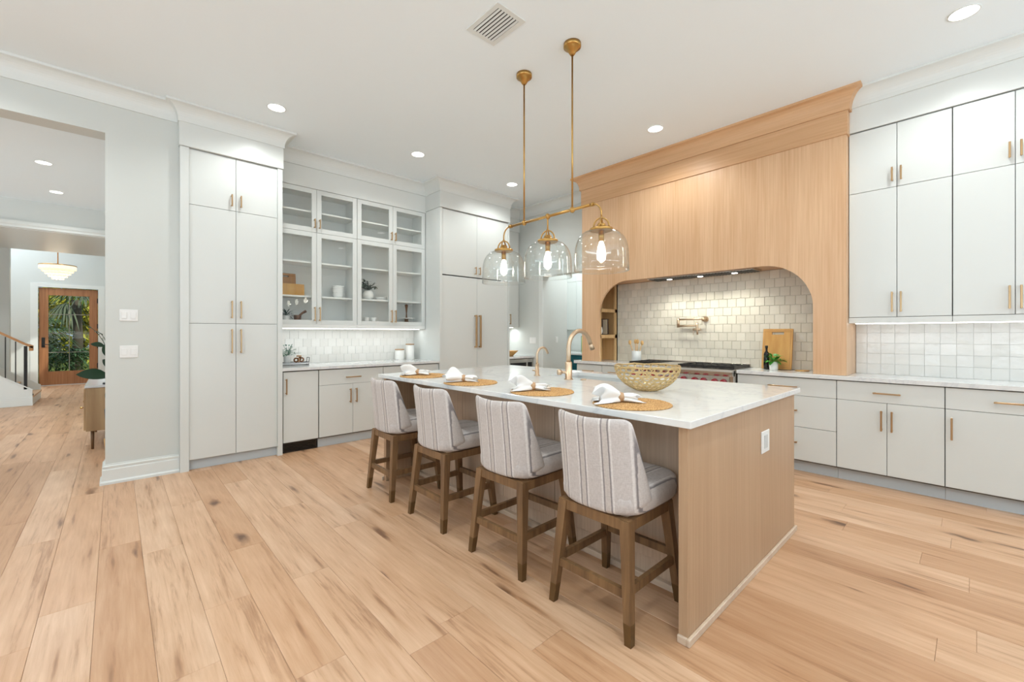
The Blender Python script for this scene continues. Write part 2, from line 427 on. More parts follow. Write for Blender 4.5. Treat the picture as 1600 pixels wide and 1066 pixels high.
# planks laid along Y
PW = .1835
def in_view(x, y, marg=1.0):
    d = x * .679 + y * .734; l = x * .734 - y * .679
    return d > .35 - marg and abs(l) < 1.25 * max(d, 0) + marg
plk = []
rnd = random.Random(11)
k = -26
while .116 + k * PW < 5.1:
    x0 = .116 + k * PW; x1 = x0 + PW; y = -4.4 + rnd.random() * 1.6
    while y < 15.3:
        ln = rnd.choice([1.25, 1.6, 1.9, 1.9, 2.1]); y1 = min(y + ln, 15.35)
        ya = max(y, -4.4)
        if y1 - ya > .1: plk.append((x0, x1, ya, y1))
        y = y1
    k += 1
def hidden(p):
    x0, x1, y0, y1 = p; cx, cy = (x0 + x1) / 2, (y0 + y1) / 2
    if x0 > 2.05 and x1 < 3.1 and y0 > .8 and y1 < 3.4: return True
    if x0 > .5 and y0 > 5.0: return True
    return not (in_view(cx, cy, .8) or in_view(x0, y0, .4) or in_view(x1, y1, .4))
vis = [p for p in plk if not hidden(p)]
vis.sort(key=lambda p: ((p[0] + p[1]) / 2) ** 2 + ((p[2] + p[3]) / 2) ** 2)
near = vis[:285]; ns = set(near)
rest = MB(); cache = {}
for p in plk:
    x0, x1, y0, y1 = p
    if p in ns:
        key = round(y1 - y0, 3)
        if key not in cache:
            g = .0004; o = B(g, PW - g, g, key - g, -.012, 0, bev=.0009).build('plank', 'plank', fl, loc=(0, 0, 0)); cache[key] = o.data
        else:
            o = bpy.data.objects.new('plank', cache[key]); COL.objects.link(o); o.parent = fl
        o.location = (x0, y0, 0)
    else: rest.box(x0 + .0008, x1 - .0008, y0 + .0008, y1 - .0008, -.012, 0)
# far and hidden planks, tinted per piece through one joined mesh
m_far = M['plank'].copy(); m_far.name = 'oak_plank_far'
for n_ in list(m_far.node_tree.nodes):
    if n_.bl_idname == 'ShaderNodeObjectInfo':
        ge = m_far.node_tree.nodes.new('ShaderNodeNewGeometry')
        for l_ in list(n_.outputs['Random'].links): m_far.node_tree.links.new(ge.outputs['Random Per Island'], l_.to_socket)
rs = rest.build('far_planks', m_far, fl); rs['kind'] = 'stuff'

structure('ceiling', B(-5, 9, -4.6, 10.03, CEIL, CEIL + .15), 'ceil')
structure('wall_right', MB().box(XW, XW + .14, -4.6, 3.72, 0, CEIL).box(XW, XW + .14, 3.72, 4.70, 2.18, CEIL).box(XW, XW + .14, 4.70, 5.6, 0, CEIL), 'wall')
structure('wall_far', B(.42, XW + .14, YW, YW + .14, 0, CEIL), 'wall')
structure('wall_hall', B(.30, .43, 5.15, 15.3, 0, CEIL), 'wall')
structure('wall_left', MB().box(-.06, .4315, 4.95, 5.15, 0, CEIL)
          .box(-3.2, -.06, 4.95, 5.15, 2.946, CEIL).box(-4.5, -3.2, 4.95, 5.15, 0, CEIL), 'wall')
# rear and side walls behind the photographer, with the tall window openings that let the daylight in
structure('wall_rear', MB().box(-4.5, -3.4, -4.3, -4.15, 0, CEIL).box(4.8, 5.1, -4.3, -4.15, 0, CEIL).box(-3.4, 4.8, -4.3, -4.15, 2.75, CEIL).box(-3.4, 4.8, -4.3, -4.15, 0, .12), 'wall')
structure('wall_side', MB().box(-4.5, -4.35, -4.3, -2.4, 0, CEIL).box(-4.5, -4.35, 2.7, 7.2, 0, CEIL).box(-4.5, -4.35, -2.4, 2.7, 2.75, CEIL).box(-4.5, -4.35, -2.4, 2.7, 0, .12)
          .box(-4.5, -4.35, 7.2, 9.6, 2.65, CEIL).box(-4.5, -4.35, 7.2, 9.6, 0, .6).box(-4.5, -4.35, 9.6, 15.4, 0, 4.4), 'wall')
for n_, (a0, a1, ax) in enumerate(((-3.4, 4.8, 1), (-2.4, 2.7, 0))):
    wb = MB(); step = (a1 - a0) / 4
    for i in range(5):
        c = a0 + step * i; c = min(max(c, a0 + .04), a1 - .04)
        wb.box(c - .04, c + .04, -4.27, -4.19, .12, 2.75) if ax else wb.box(-4.46, -4.39, c - .04, c + .04, .12, 2.75)
    for z in (.16, 2.71): wb.box(a0, a1, -4.27, -4.19, z - .04, z + .04) if ax else wb.box(-4.46, -4.39, a0, a1, z - .04, z + .04)
    structure('window_%d' % (n_ + 1), wb, 'trim')
# hall soffit and foyer
structure('trim_1', MB().box(-4.5, .30, 10.03, 12.45, 2.884, 3.5).prism([(10.03, 3.00), (9.985, 3.00), (9.985, 2.95), (10.0, 2.93), (10.0, 2.90), (10.03, 2.89)], 0, -4.5, .30), 'trim')
structure('ceiling_foyer', B(-5, 1, 12.45, 16.2, 4.3, 4.4), 'ceil')
DX0, DX1, DYF = -1.345, -.32, 15.25
structure('wall_foyer', MB().box(-4.5, DX0 - .02, DYF, DYF + .15, 0, 4.4).box(DX1 + .02, .5, DYF, DYF + .15, 0, 4.4).box(DX0 - .02, DX1 + .02, DYF, DYF + .15, 2.39, 4.4), 'wall')
structure('wall_stair', B(-4.5, -1.47, 12.45, 12.6, 0, 4.3), 'wall')
structure('trim_2', MB().box(DX0 - .13, DX0 - .005, DYF - .02, DYF, 0, 2.48).box(DX1 + .005, DX1 + .13, DYF - .02, DYF, 0, 2.48).box(DX0 - .005, DX1 + .005, DYF - .02, DYF, 2.385, 2.48), 'trim')
# laundry room seen through the doorway beside the hood
structure('wall_passage', MB().box(XW + .14, 5.68, 4.75, 4.88, 0, CEIL).box(5.68, 6.9, 5.75, 5.9, 0, CEIL).box(6.85, 7.0, 2.0, 5.9, 0, CEIL).box(XW + .14, 7.0, 2.0, 2.15, 0, CEIL).box(5.55, 5.68, 4.88, 5.9, 0, CEIL), 'wall')
structure('trim_3', MB().box(XW - .012, XW, 4.70, 4.785, 0, 2.265).box(XW - .012, XW, 3.635, 3.72, 0, 2.265).box(XW - .012, XW, 3.72, 4.70, 2.18, 2.265), 'trim')
# crown mouldings
def cove(z0=3.185, d=.105):
    h = CEIL - z0; pr = [(0, z0), (.014, z0), (.014, z0 + .012)]
    for i in range(1, 9):
        a = i / 8 * pi / 2; pr.append((.014 + (d - .024) * (1 - cos(a)), z0 + .012 + (h - .035) * sin(a)))
    pr += [(d, CEIL - .02), (d, CEIL - .0005), (0, CEIL - .0005)]
    return pr
structure('trim_4', molding('c', [(-4.35, 4.95), (.432, 4.95), (.432, 4.884), (1.279, 4.884), (1.279, 5.24), (3.205, 5.24), (3.205, 4.884), (4.472, 4.884), (4.472, 5.24), (XW, 5.24), (XW, 3.60)], cove(), None, side=1), 'trim')
structure('trim_5', molding('c', [(4.67, .745), (4.67, -4.1)], cove(3.2), None, side=1), 'trim')
structure('trim_6', MB().box(4.67, XW, -4.1, .745, 2.993, CEIL), 'trim')
# baseboard round the wall end
def bprof(h=.165): return [(0, 0), (.034, 0), (.034, .018), (.02, .03), (.02, h - .045), (.014, h - .04), (.014, h - .03), (.018, h - .026), (.018, h - .016), (.008, h - .01), (.008, h), (0, h)]
structure('baseboard_left', molding('b', [(-.06, 5.15), (-.06, 4.95), (.431, 4.95)], bprof(), None, side=1), 'trim')
structure('baseboard_hall', molding('b', [(.30, 5.2), (.30, DYF)], bprof(), None, side=1), 'trim')
structure('baseboard_foyer', molding('b', [(DX0 - .13, DYF), (-2.6, DYF)], bprof(), None, side=1), 'trim')
structure('baseboard_passage', molding('b', [(XW + .14, 4.75), (5.68, 4.75)], bprof(.13), None, side=1), 'trim')

# ------------------------------------------------------------------ handles and doors
def pull(parent, c, length, axis, face, out, r=.006, stand=.03, mt='pull'):
    # face: 'x' door normal -X at x=c[0]; 'y' door normal -Y. axis: 'z' vertical or 'h' horizontal
    mb = MB(); h = length / 2; x, y, z = c
    if face == 'y':
        if axis == 'z':
            mb.box(x - r, x + r, y - stand - 2 * r, y - stand, z - h, z + h, bev=.002)
            for s_ in (-1, 1): mb.box(x - r * .8, x + r * .8, y - stand, y, z + s_ * (h - .012) - r * .8, z + s_ * (h - .012) + r * .8)
        else:
            mb.box(x - h, x + h, y - stand - 2 * r, y - stand, z - r, z + r, bev=.002)
            for s_ in (-1, 1): mb.box(x + s_ * (h - .012) - r * .8, x + s_ * (h - .012) + r * .8, y - stand, y, z - r * .8, z + r * .8)
    else:
        if axis == 'z':
            mb.box(x - stand - 2 * r, x - stand, y - r, y + r, z - h, z + h, bev=.002)
            for s_ in (-1, 1): mb.box(x - stand, x, y - r * .8, y + r * .8, z + s_ * (h - .012) - r * .8, z + s_ * (h - .012) + r * .8)
        else:
            mb.box(x - stand - 2 * r, x - stand, y - h, y + h, z - r, z + r, bev=.002)
            for s_ in (-1, 1): mb.box(x - stand, x, y + s_ * (h - .012) - r * .8, y + s_ * (h - .012) + r * .8, z - r * .8, z + r * .8)
    return mb.build('handle', mt, parent)
G = .0017
def ydoor(t, x0, x1, z0, z1, hx=None, hz=None, hl=.16, name='door', face=YA, mt='cab', axis='z', th=.02, r=.006):
    d = B(x0 + G, x1 - G, face, face + th, z0 + G, z1 - G, bev=.0015).build(name, mt, t)
    if hx is not None: pull(d, (hx, face, hz), hl, axis, 'y', 1, r=r)
    return d
def xdoor(t, y0, y1, z0, z1, hy=None, hz=None, hl=.16, name='door', face=XB, mt='cab', axis='z', th=.02, r=.006):
    d = B(face, face + th, y0 + G, y1 - G, z0 + G, z1 - G, bev=.0015).build(name, mt, t)
    if hy is not None: pull(d, (face, hy, hz), hl, axis, 'x', 1, r=r)
    return d

# tall pantry cabinet
t = thing('pantry_cabinet', (.85, 5.2, 0), 'tall white pantry cabinet with six flat doors beside the light switches', 'cabinet')
MB().box(.432, .498, 4.89, YW, 0, 2.968).box(1.232, 1.278, 4.89, YW, 0, 2.968).build('side_panel', 'cab', t)
MB().box(.498, 1.232, 4.93, YW, .10, 3.1).build('carcass', 'gap', t)
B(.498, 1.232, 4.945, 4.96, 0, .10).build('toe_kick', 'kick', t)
B(.425, 1.285, 4.876, YW, 2.97, 3.20, bev=.002).build('frieze_board', 'cab', t)
F = 4.905
for (x0, x1, hx) in ((.498, .868, .830), (.868, 1.232, .906)):
    ydoor(t, x0, x1, 2.455, 2.966, hx, 2.55, .115, face=F)
    ydoor(t, x0, x1, 1.358, 2.455, hx, 1.495, .17, face=F)
    ydoor(t, x0, x1, .095, 1.358, hx, 1.19, .235, face=F)

# base run along the cabinet wall
t = thing('undercounter_icemaker', (1.46, 5.2, 0), 'white panelled undercounter appliance with black vent grille at floor beside pantry', 'appliance')
B(1.285, 1.645, 4.94, YW, .10, CB - .004).build('carcass', 'gap', t)
d = ydoor(t, 1.29, 1.645, .112, .858, 1.315, .705, .165)
g = MB().box(1.29, 1.64, 4.95, 4.97, 0, .105)
g.build('grille', 'black', t)
gs = MB()
for i in range(5): gs.box(1.31, 1.62, 4.944, 4.95, .018 + i * .018, .026 + i * .018)
gs.build('slat', 'blackg', t)
def base_y(x0, x1, label, sx=None, hide=False):
    t = thing('base_cabinet', ((x0 + x1) / 2, 5.2, 0), label, 'cabinet')
    B(x0, x1, 4.938, YW, .10, CB - .003).build('carcass', 'gap', t)
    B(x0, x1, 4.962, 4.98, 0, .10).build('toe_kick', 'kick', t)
    ydoor(t, x0, x1, .686, .858, (x0 + x1) / 2, .765, .175, 'drawer', axis='h')
    m_ = (x0 + x1) / 2
    ydoor(t, x0, m_, .112, .686, m_ - .035, .55, .165); ydoor(t, m_, x1, .112, .686, m_ + .035, .55, .165)
    return t
base_y(1.652, 2.405, 'white base cabinet under the glass cabinets, with drawer and two doors, right of black grille')
base_y(2.408, 3.200, 'white base cabinet under the canisters, mostly behind the farthest stool')
t = MB().box(1.2785, 3.2045, 4.893, YW, CT - .032, CT, bev=.002).build('countertop', 'quartz', None, (2.2, 5.2, CT)); tag(t, 'pale quartz countertop below the glass-door cabinets', 'countertop')

# glass cabinets
def glass_cab(x0, xm, x1, label):
    t = thing('glass_cabinet', ((x0 + x1) / 2, 5.4, 1.36), label, 'cabinet', 'glass-door wall cabinets')
    z0, zs, z1 = 1.366, 2.446, 2.952
    mb = MB().box(x0, x0 + .018, YG + .022, YW, z0, z1).box(x1 - .018, x1, YG + .022, YW, z0, z1).box(x0, x1, YW - .015, YW, z0, z1)
    for z in (z0 + .035, zs, z1 - .009): mb.box(x0, x1, YG + .022, YW, z - .012, z + .012)
    mb.box(x0, x1, YG + .002, YW, z0 - .04, z0 + .012)
    mb.build('carcass', 'cabin', t)
    for z in (1.705, 2.105, 2.70): B(x0 + .018, x1 - .018, YG + .04, YW - .015, z - .018, z).build('shelf', 'cabin', t)
    for (a, b, hx) in ((x0, xm, xm - .028), (xm, x1, xm + .028)):
        for (c, d, hz, hl) in ((z0, zs, z0 + .125, .165), (zs, z1, zs + .1, .11)):
            s = .055; mb = MB().box(a + G, a + s, YG, YG + .02, c + G, d - G, bev=.0015).box(b - s, b - G, YG, YG + .02, c + G, d - G, bev=.0015)
            mb.box(a + s, b - s, YG, YG + .02, c + G, c + s).box(a + s, b - s, YG, YG + .02, d - s, d - G)
            dr = mb.build('door', 'cab', t); pull(dr, (hx, YG, hz), hl, 'z', 'y', 1)
            B(a + s - .003, b - s + .003, YG + .008, YG + .012, c + s - .003, d - s + .003).build('glass_pane', 'pane', dr)
    return t
glass_cab(1.281, 1.738, 2.222, 'left white glass-door wall cabinet holding cutting boards and white bowls')
glass_cab(2.224, 2.707, 3.198, 'right white glass-door wall cabinet holding leafy vase and mortar pestle')
structure('trim_7', B(1.279, 3.205, YG - .008, YW, 2.954, CEIL), 'trim')
t = tag(MB().box(1.30, 3.18, YG + .13, YG + .15, 1.319, 1.3255).build('under_cabinet_light', 'led', None, (2.24, 5.28, 1.32)), 'thin white light strip under the glass-door cabinets', 'light')
lamp('strip_light_a', 'AREA', (2.24, 5.36, 1.312), 3.0, (1, .985, .95), (0, 0, 0), shape='RECTANGLE', size=1.86, size_y=.05)

# refrigerator tower
t = thing('refrigerator_surround', (3.85, 5.2, 0), 'white surround over the tall refrigerator with two upper doors', 'cabinet')
MB().box(3.206, 3.244, 4.89, YW, 0, 2.968).box(4.45, 4.474, 4.89, YW, 0, 2.968).build('side_panel', 'cab', t)
B(3.244, 4.45, 4.93, YW, 2.07, 3.1).build('carcass', 'gap', t)
B(3.199, 4.480, 4.876, YW, 2.972, 3.20, bev=.002).build('frieze_board', 'cab', t)
ydoor(t, 3.246, 3.848, 2.072, 2.966, 3.81, 2.165, .11, face=F); ydoor(t, 3.848, 4.449, 2.072, 2.966, 3.886, 2.165, .11, face=F)
t = thing('refrigerator', (3.85, 5.2, 0), 'tall white panelled refrigerator with two long bronze handles', 'refrigerator')
B(3.247, 4.447, 4.93, YW - .02, .0, 2.055).build('body', 'gap', t)
ydoor(t, 3.246, 3.848, .10, 2.06, 3.81, 1.295, .47, face=F, r=.011); ydoor(t, 3.848, 4.449, .10, 2.06, 3.886, 1.295, .47, face=F, r=.011)
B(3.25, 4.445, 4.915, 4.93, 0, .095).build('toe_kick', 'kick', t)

# pantry alcove beyond the refrigerator
t = thing('alcove_wall_cabinet', (4.75, 5.4, 1.37), 'narrow white upper cabinet right of the refrigerator, above lit backsplash', 'cabinet')
B(4.476, 5.025, YG + .022, YW, 1.368, 2.965).build('carcass', 'cabin', t)
ydoor(t, 4.476, 5.018, 1.37, 2.965, 4.80, 1.50, .17, face=YG)
structure('trim_8', B(4.472, XW, YG - .008, YW, 2.967, CEIL), 'trim')
tag(MB().box(4.50, 5.0, YG + .13, YG + .15, 1.361, 1.3675).build('under_cabinet_light', 'led', None, (4.75, 5.28, 1.35)), 'short light strip right of refrigerator', 'light')
lamp('strip_light_b', 'AREA', (4.76, 5.36, 1.335), 3.5, (1, .985, .95), shape='RECTANGLE', size=.5, size_y=.05)
t = thing('alcove_base_cabinet', (4.75, 5.2, 0), 'base cabinet with dark microwave drawer, right of refrigerator', 'cabinet')
B(4.476, 5.025, 4.94, YW, .10, CB - .003).build('carcass', 'gap', t)
B(4.476, 5.025, 4.96, 4.975, 0, .10).build('toe_kick', 'kick', t)
B(4.478, 5.023, YA, YA + .02, .11, .40, bev=.002).build('drawer', 'cab', t)
mw = B(4.478, 5.023, YA, YA + .025, .405, .858, bev=.003).build('microwave_front', 'steel', t)
B(4.52, 4.86, YA - .004, YA, .50, .80).build('window', 'blackg', mw); B(4.90, 4.99, YA - .004, YA, .50, .80).build('control_panel', 'black', mw)
tag(B(4.4755, XW - .001, 4.893, YW, CT - .032, CT, bev=.002).build('countertop', 'quartz', None, (4.75, 5.2, CT)), 'short quartz countertop in alcove right of refrigerator', 'countertop')
t = thing('wooden_bowl', (4.72, 5.15, CT), 'flared wooden bowl on the alcove counter right of refrigerator', 'bowl')
MB().lathe(4.72, 5.15, [(.05, CT), (.06, CT + .01), (.14, CT + .085), (.135, CT + .085), (.05, CT + .02), (.001, CT + .015)], 24).build('bowl_body', 'board', t)

# ------------------------------------------------------------------ tiles
def tiled(name, label, plane, pos, a0, a1, z0, z1, w, h, mt, brick=True, limit=295):
    """plane 'x': wall at x=pos facing -X, a = y ; plane 'y': wall at y=pos facing -Y, a = x"""
    c = ((pos, (a0 + a1) / 2, z0) if plane == 'x' else ((a0 + a1) / 2, pos, z0))
    t = thing(name, c, label, 'backsplash')
    g = B(pos - .006, pos, a0, a1, z0, z1) if plane == 'x' else B(a0, a1, pos - .006, pos, z0, z1)
    g.build('grout', 'tile_grout' if mt == 'tile' else 'tilew', t)
    rows = int(math.ceil((z1 - z0) / h - .02)); cache = {}; cnt = 0
    r = random.Random(5)
    for i in range(rows):
        za = z0 + i * h; zb = min(za + h, z1); a = a0 - (w * .5 if (brick and i % 2) else 0)
        while a < a1 - .004:
            sa = max(a, a0); sb = min(a + w, a1); a += w
            if sb - sa < .012: continue
            key = (round(sb - sa, 3), round(zb - za, 3)); jt = .0025 if mt == 'tile' else .0014; lw, lh = sb - sa - jt, zb - za - jt
            if key not in cache:
                mb = B(-.012, -.004, -lw / 2, lw / 2, -lh / 2, lh / 2, bev=(.0018 if mt == 'tile' else .0008)) if plane == 'x' else B(-lw / 2, lw / 2, -.012, -.004, -lh / 2, lh / 2, bev=(.0018 if mt == 'tile' else .0008))
                o = mb.build('tile', mt, t, loc=(0, 0, 0)); cache[key] = o.data
            else:
                o = bpy.data.objects.new('tile', cache[key]); COL.objects.link(o); o.parent = t
            ca, cz = (sa + sb) / 2, (za + zb) / 2
            p = Vector((pos, ca, cz)) if plane == 'x' else Vector((ca, pos, cz))
            o.location = p - Vector(c)
            e = r.uniform(-.012, .012), r.uniform(-.012, .012)
            o.rotation_euler = (0, e[0], e[1]) if plane == 'x' else (e[0], 0, e[1])
            cnt += 1
    return cnt
n1 = tiled('tile_backsplash', 'cream glazed tile backsplash inside the arched wooden range niche', 'x', XW, .993, 3.31, CT, 1.925, .0935, .0935, 'tile')
n2 = tiled('tile_backsplash', 'white tile backsplash under the long run of upper cabinets right of hood', 'x', XW, -1.4, .748, CT, 1.36, .094, .0925, 'tilew', False)
n3 = tiled('tile_backsplash', 'white tile backsplash under the glass-door cabinets', 'y', YW, 1.282, 3.203, CT, 1.325, .1, .1, 'tilew')
n4 = tiled('tile_backsplash', 'white tile backsplash in the alcove right of refrigerator', 'y', YW, 4.478, 5.018, CT, 1.366, .1, .1, 'tilew')
print('TILES', n1, n2, n3, n4, 'PLANKS', len(near), len(plk))

# ------------------------------------------------------------------ range wall
XF = 4.60; Y0, Y1 = .750, 3.585; AY0, AY1, AR, AZ = .99, 3.31, .41, 1.915
t = thing('range_hood', (4.8, 2.17, CT), 'large natural oak range hood with arched opening over the stove', 'range hood')
poly = [(Y0, CT + .001), (AY0, CT + .001), (AY0, AZ - AR)]
for i in range(1, 13):
    a = pi - i / 12 * pi / 2; poly.append((AY0 + AR + AR * cos(a), AZ - AR + AR * sin(a)))
for i in range(0, 12):
    a = pi / 2 - i / 12 * pi / 2; poly.append((AY1 - AR + AR * cos(a), AZ - AR + AR * sin(a)))
poly += [(AY1, AZ - AR), (AY1, CT + .001), (Y1, CT + .001), (Y1, 2.985), (Y0, 2.985)]
MB().prism(poly, 0, XF, XF + .03).build('front_panel', 'hood', t)
MB().box(XF + .03, XW - .001, Y0, Y0 + .02, CT + .001, 3.1).box(XF + .03, XW - .001, AY0 - .02, AY0, CT + .001, 1.93).build('side_panel', 'hood', t)
MB().box(XF + .03, XW - .001, Y1 - .02, Y1, CT + .001, 3.1).build('side_panel', 'hood', t)
MB().box(XF + .03, XW - .001, AY0, AY1 + .02, AZ + .012, AZ + .03).build('soffit', 'hoodh', t)
MB().box(XF - .012, XW - .001, Y0 - .01, Y1 + .01, 2.972, 3.20, bev=.002).build('frieze_board', 'hoodh', t)
# book cubbies in the left pier, open towards the stove
cb = MB().box(XF + .03, XW - .001, Y1 - .05, Y1 - .02, CT + .001, 1.93).box(XW - .07, XW - .001, AY1, AY1 + .02, CT + .001, 1.93).box(XF + .03, XF + .05, AY1, Y1 - .02, CT + .001, 1.93).box(XW - .03, XW - .001, AY1, Y1 - .02, CT + .001, 1.93)
cb.build('cubby_frame', 'cubby', t)
for z in (1.225, 1.568): B(XF + .03, XW - .03, AY1, Y1 - .05, z - .022, z + .022).build('shelf', 'cubby', t)
cr = molding('c', [(XW, Y1 + .012), (XF - .014, Y1 + .012), (XF - .014, Y0 - .012), (XW - .3, Y0 - .012)], [(d, z) for d, z in cove(3.175, .10)], None, side=1)
cr.build('crown_moulding', 'hoodh', t)
v = MB().box(4.66, 4.90, 1.50, 2.66, AZ - .012, AZ + .012).build('vent_insert', 'steel', t)
gs = MB()
for i in range(36): gs.box(4.675, 4.885, 1.515 + i * .0318, 1.515 + i * .0318 + .018, AZ - .016, AZ - .012)
gs.build('baffle', 'black', v)
for y in (1.72, 2.08, 2.44):
    MB().lathe(4.78, y, [(.028, AZ - .02), (.028, AZ - .016)], 16).build('hood_lamp', 'lamp', v)
    lamp('hood_spot', 'SPOT', (4.74, y, AZ - .03), 22, (1, .93, .77), spot_size=radians(140), spot_blend=.8, shadow_soft_size=.03)

# base cabinets along the range wall
def base_x(y0, y1, label, kind):
    t = thing('base_cabinet', (4.8, (y0 + y1) / 2, 0), label, 'cabinet')
    B(XB + .022, XW, y0, y1, .10, CB - .003).build('carcass', 'gap', t)
    B(XB + .062, XB + .08, y0, y1, 0, .10).build('toe_kick', 'kick', t)
    m_ = (y0 + y1) / 2
    hl = .24 if kind == '3' else .17
    xdoor(t, y0, y1, .697, .858, m_, .776, hl, 'drawer', axis='h')
    if kind == '3':
        xdoor(t, y0, y1, .412, .697, m_, .565, hl, 'drawer', axis='h'); xdoor(t, y0, y1, .112, .412, m_, .275, hl, 'drawer', axis='h')
    elif kind == '2':
        xdoor(t, y0, m_, .112, .697, m_ - .032, .555, .165); xdoor(t, m_, y1, .112, .697, m_ + .032, .555, .165)
    else:
        xdoor(t, y0, y1, .112, .697, y1 - .035, .555, .165)
base_x(.816, 1.62, 'white three-drawer base cabinet immediately right of the stove', '3')
base_x(.156, .814, 'white base cabinet with one wide drawer above two doors', '2')
base_x(-.50, .154, 'white base cabinet with a single wide door, at right edge', '1')
base_x(-1.16, -.502, 'white base cabinet past the right edge of the run', '1')
base_x(2.852, 3.25, 'narrow white base cabinet left of the stove', '1')
base_x(3.252, 3.655, 'white base cabinet at the doorway end of the range wall', '1')
tag(B(4.552, XW - .0005, -1.165, 1.621, CT - .035, CT, bev=.002).build('countertop', 'quartz', None, (4.8, .2, CT)), 'long pale quartz countertop right of the stove', 'countertop')
tag(B(4.552, XW - .0005, 2.846, 3.69, CT - .035, CT, bev=.002).build('countertop', 'quartz', None, (4.8, 3.2, CT)), 'short pale quartz countertop left of the stove', 'countertop')
def upper_x(ys, label):
    t = thing('wall_cabinet', (4.85, (ys[0] + ys[-1]) / 2, 1.36), label, 'cabinet', 'upper cabinets right of the hood')
    B(XU + .022, XW - .001, ys[0], ys[-1], 1.40, 2.99).build('carcass', 'gap', t)
    B(XU + .001, XW - .001, ys[0], ys[-1], 1.352, 1.398).build('bottom_rail', 'cab', t)
    m_ = ys[1]
    for (a, b, hy) in ((ys[0], m_, m_ - .027), (m_, ys[2], m_ + .027)):
        xdoor(t, a, b, 1.40, 2.465, hy, 1.522, .165, face=XU); xdoor(t, a, b, 2.465, 2.985, hy, 2.565, .112, face=XU)
upper_x((.120, .435, .747), 'white upper cabinet with four flat doors, touching the oak hood')
upper_x((-.505, -.192, .117), 'white upper cabinet with four flat doors at the right edge')
upper_x((-1.13, -.82, -.508), 'white upper cabinet past the right edge of the run')
tag(B(XU + .13, XU + .15, -1.1, .72, 1.345, 1.3515).build('under_cabinet_light', 'led', None, (4.72, -.2, 1.34)), 'long light strip under the upper cabinets right of hood', 'light')
lamp('strip_light_c', 'AREA', (4.84, -.2, 1.334), 1.3, (1, .985, .95), (0, 0, radians(90)), shape='RECTANGLE', size=1.85, size_y=.05)

# stove
t = thing('stove', (4.75, 2.23, 0), 'wide stainless steel gas stove with red knobs under the hood', 'stove')
RY0, RY1 = 1.628, 2.84
MB().box(4.50, XW - .02, RY0, RY1, .10, .895, bev=.003).build('body', 'steel', t)
MB().box(4.53, XW - .03, RY0 + .02, RY1 - .02, 0, .10).build('kick_panel', 'black', t)
MB().prism([(4.47, .835), (4.455, .855), (4.455, .878), (4.47, .90), (4.53, .905), (4.53, .835)], 1, RY0, RY1).build('bullnose', 'steel', t)
MB().prism([(4.505, .83), (4.485, .83), (4.475, .72), (4.505, .72)], 1, RY0 + .035, RY1 - .004).build('control_panel', 'steel', t)
for (a, b) in ((RY0 + .03, 2.40), (2.41, RY1 - .03)):
    od = MB().box(4.475, 4.50, a, b, .14, .70, bev=.003).build('oven_door', 'steel', t)
    MB().tube([(4.425, a + .04, .655), (4.425, b - .04, .655)], .012, 10).box(4.425, 4.476, a + .05, a + .07, .645, .665).box(4.425, 4.476, b - .07, b - .05, .645, .665).build('handle', 'steel', od)
    B(4.472, 4.475, a + .1, b - .1, .28, .52).build('window', 'blackg', od)
for y, r_ in ((1.715, .026), (1.802, .026), (1.912, .026), (2.006, .026), (2.124, .026), (2.22, .018), (2.30, .018), (2.38, .018), (2.49, .026), (2.60, .026), (2.72, .026)):
    kb = MB(); n = 16; vs = []
    for (rr, xx) in ((r_ * 1.15, 4.478), (r_ * 1.15, 4.470), (r_, 4.468), (r_ * .9, 4.438), (r_ * .8, 4.434)):
        vs += [(xx, y + rr * cos(2 * pi * i / n), .778 + rr * sin(2 * pi * i / n)) for i in range(n)]
    fs = [(k_ * n + i, k_ * n + (i + 1) % n, (k_ + 1) * n + (i + 1) % n, (k_ + 1) * n + i) for k_ in range(4) for i in range(n)] + [tuple(4 * n + i for i in range(n))]
    kb.add(vs, fs, False); kb.build('knob', 'red', t)
MB().box(4.53, XW - .03, RY0 + .01, RY1 - .01, .895, .902).build('cooktop', 'steel', t)
MB().box(XW - .05, XW - .013, RY0 + .01, RY1 - .01, .902, .935, bev=.003).build('rear_trim', 'steel', t)
def grate(a, b):
    mb = MB(); x0, x1, z0, z1 = 4.545, 4.965, .905, .932
    for y in (a, (a + b) / 2, b): mb.box(x0, x1, y - .007, y + .007, z0 + .006, z1)
    for x in (x0, x0 + .14, x0 + .28, x1): mb.box(x - .007, x + .007, a, b, z0 + .006, z1)
    for y in (a + (b - a) * .25, a + (b - a) * .75): mb.box(x0, x1, y - .005, y + .005, z1 - .014, z1)
    for x in (x0, x1):
        for y in (a, b): mb.box(x - .01, x + .01, y - .01, y + .01, .902, z0 + .01)
    g_ = mb.build('grate', 'black', t)
    for cx in (x0 + .1, x1 - .1): MB().lathe(cx, (a + b) / 2, [(.05, .902), (.05, .912), (.035, .92), (.001, .922)], 18).build('burner', 'black', g_)
grate(1.645, 1.925); grate(1.94, 2.22); grate(2.535, 2.82)
MB().box(4.56, 4.96, 2.235, 2.52, .902, .922, bev=.005).build('griddle_cover', 'steel', t)

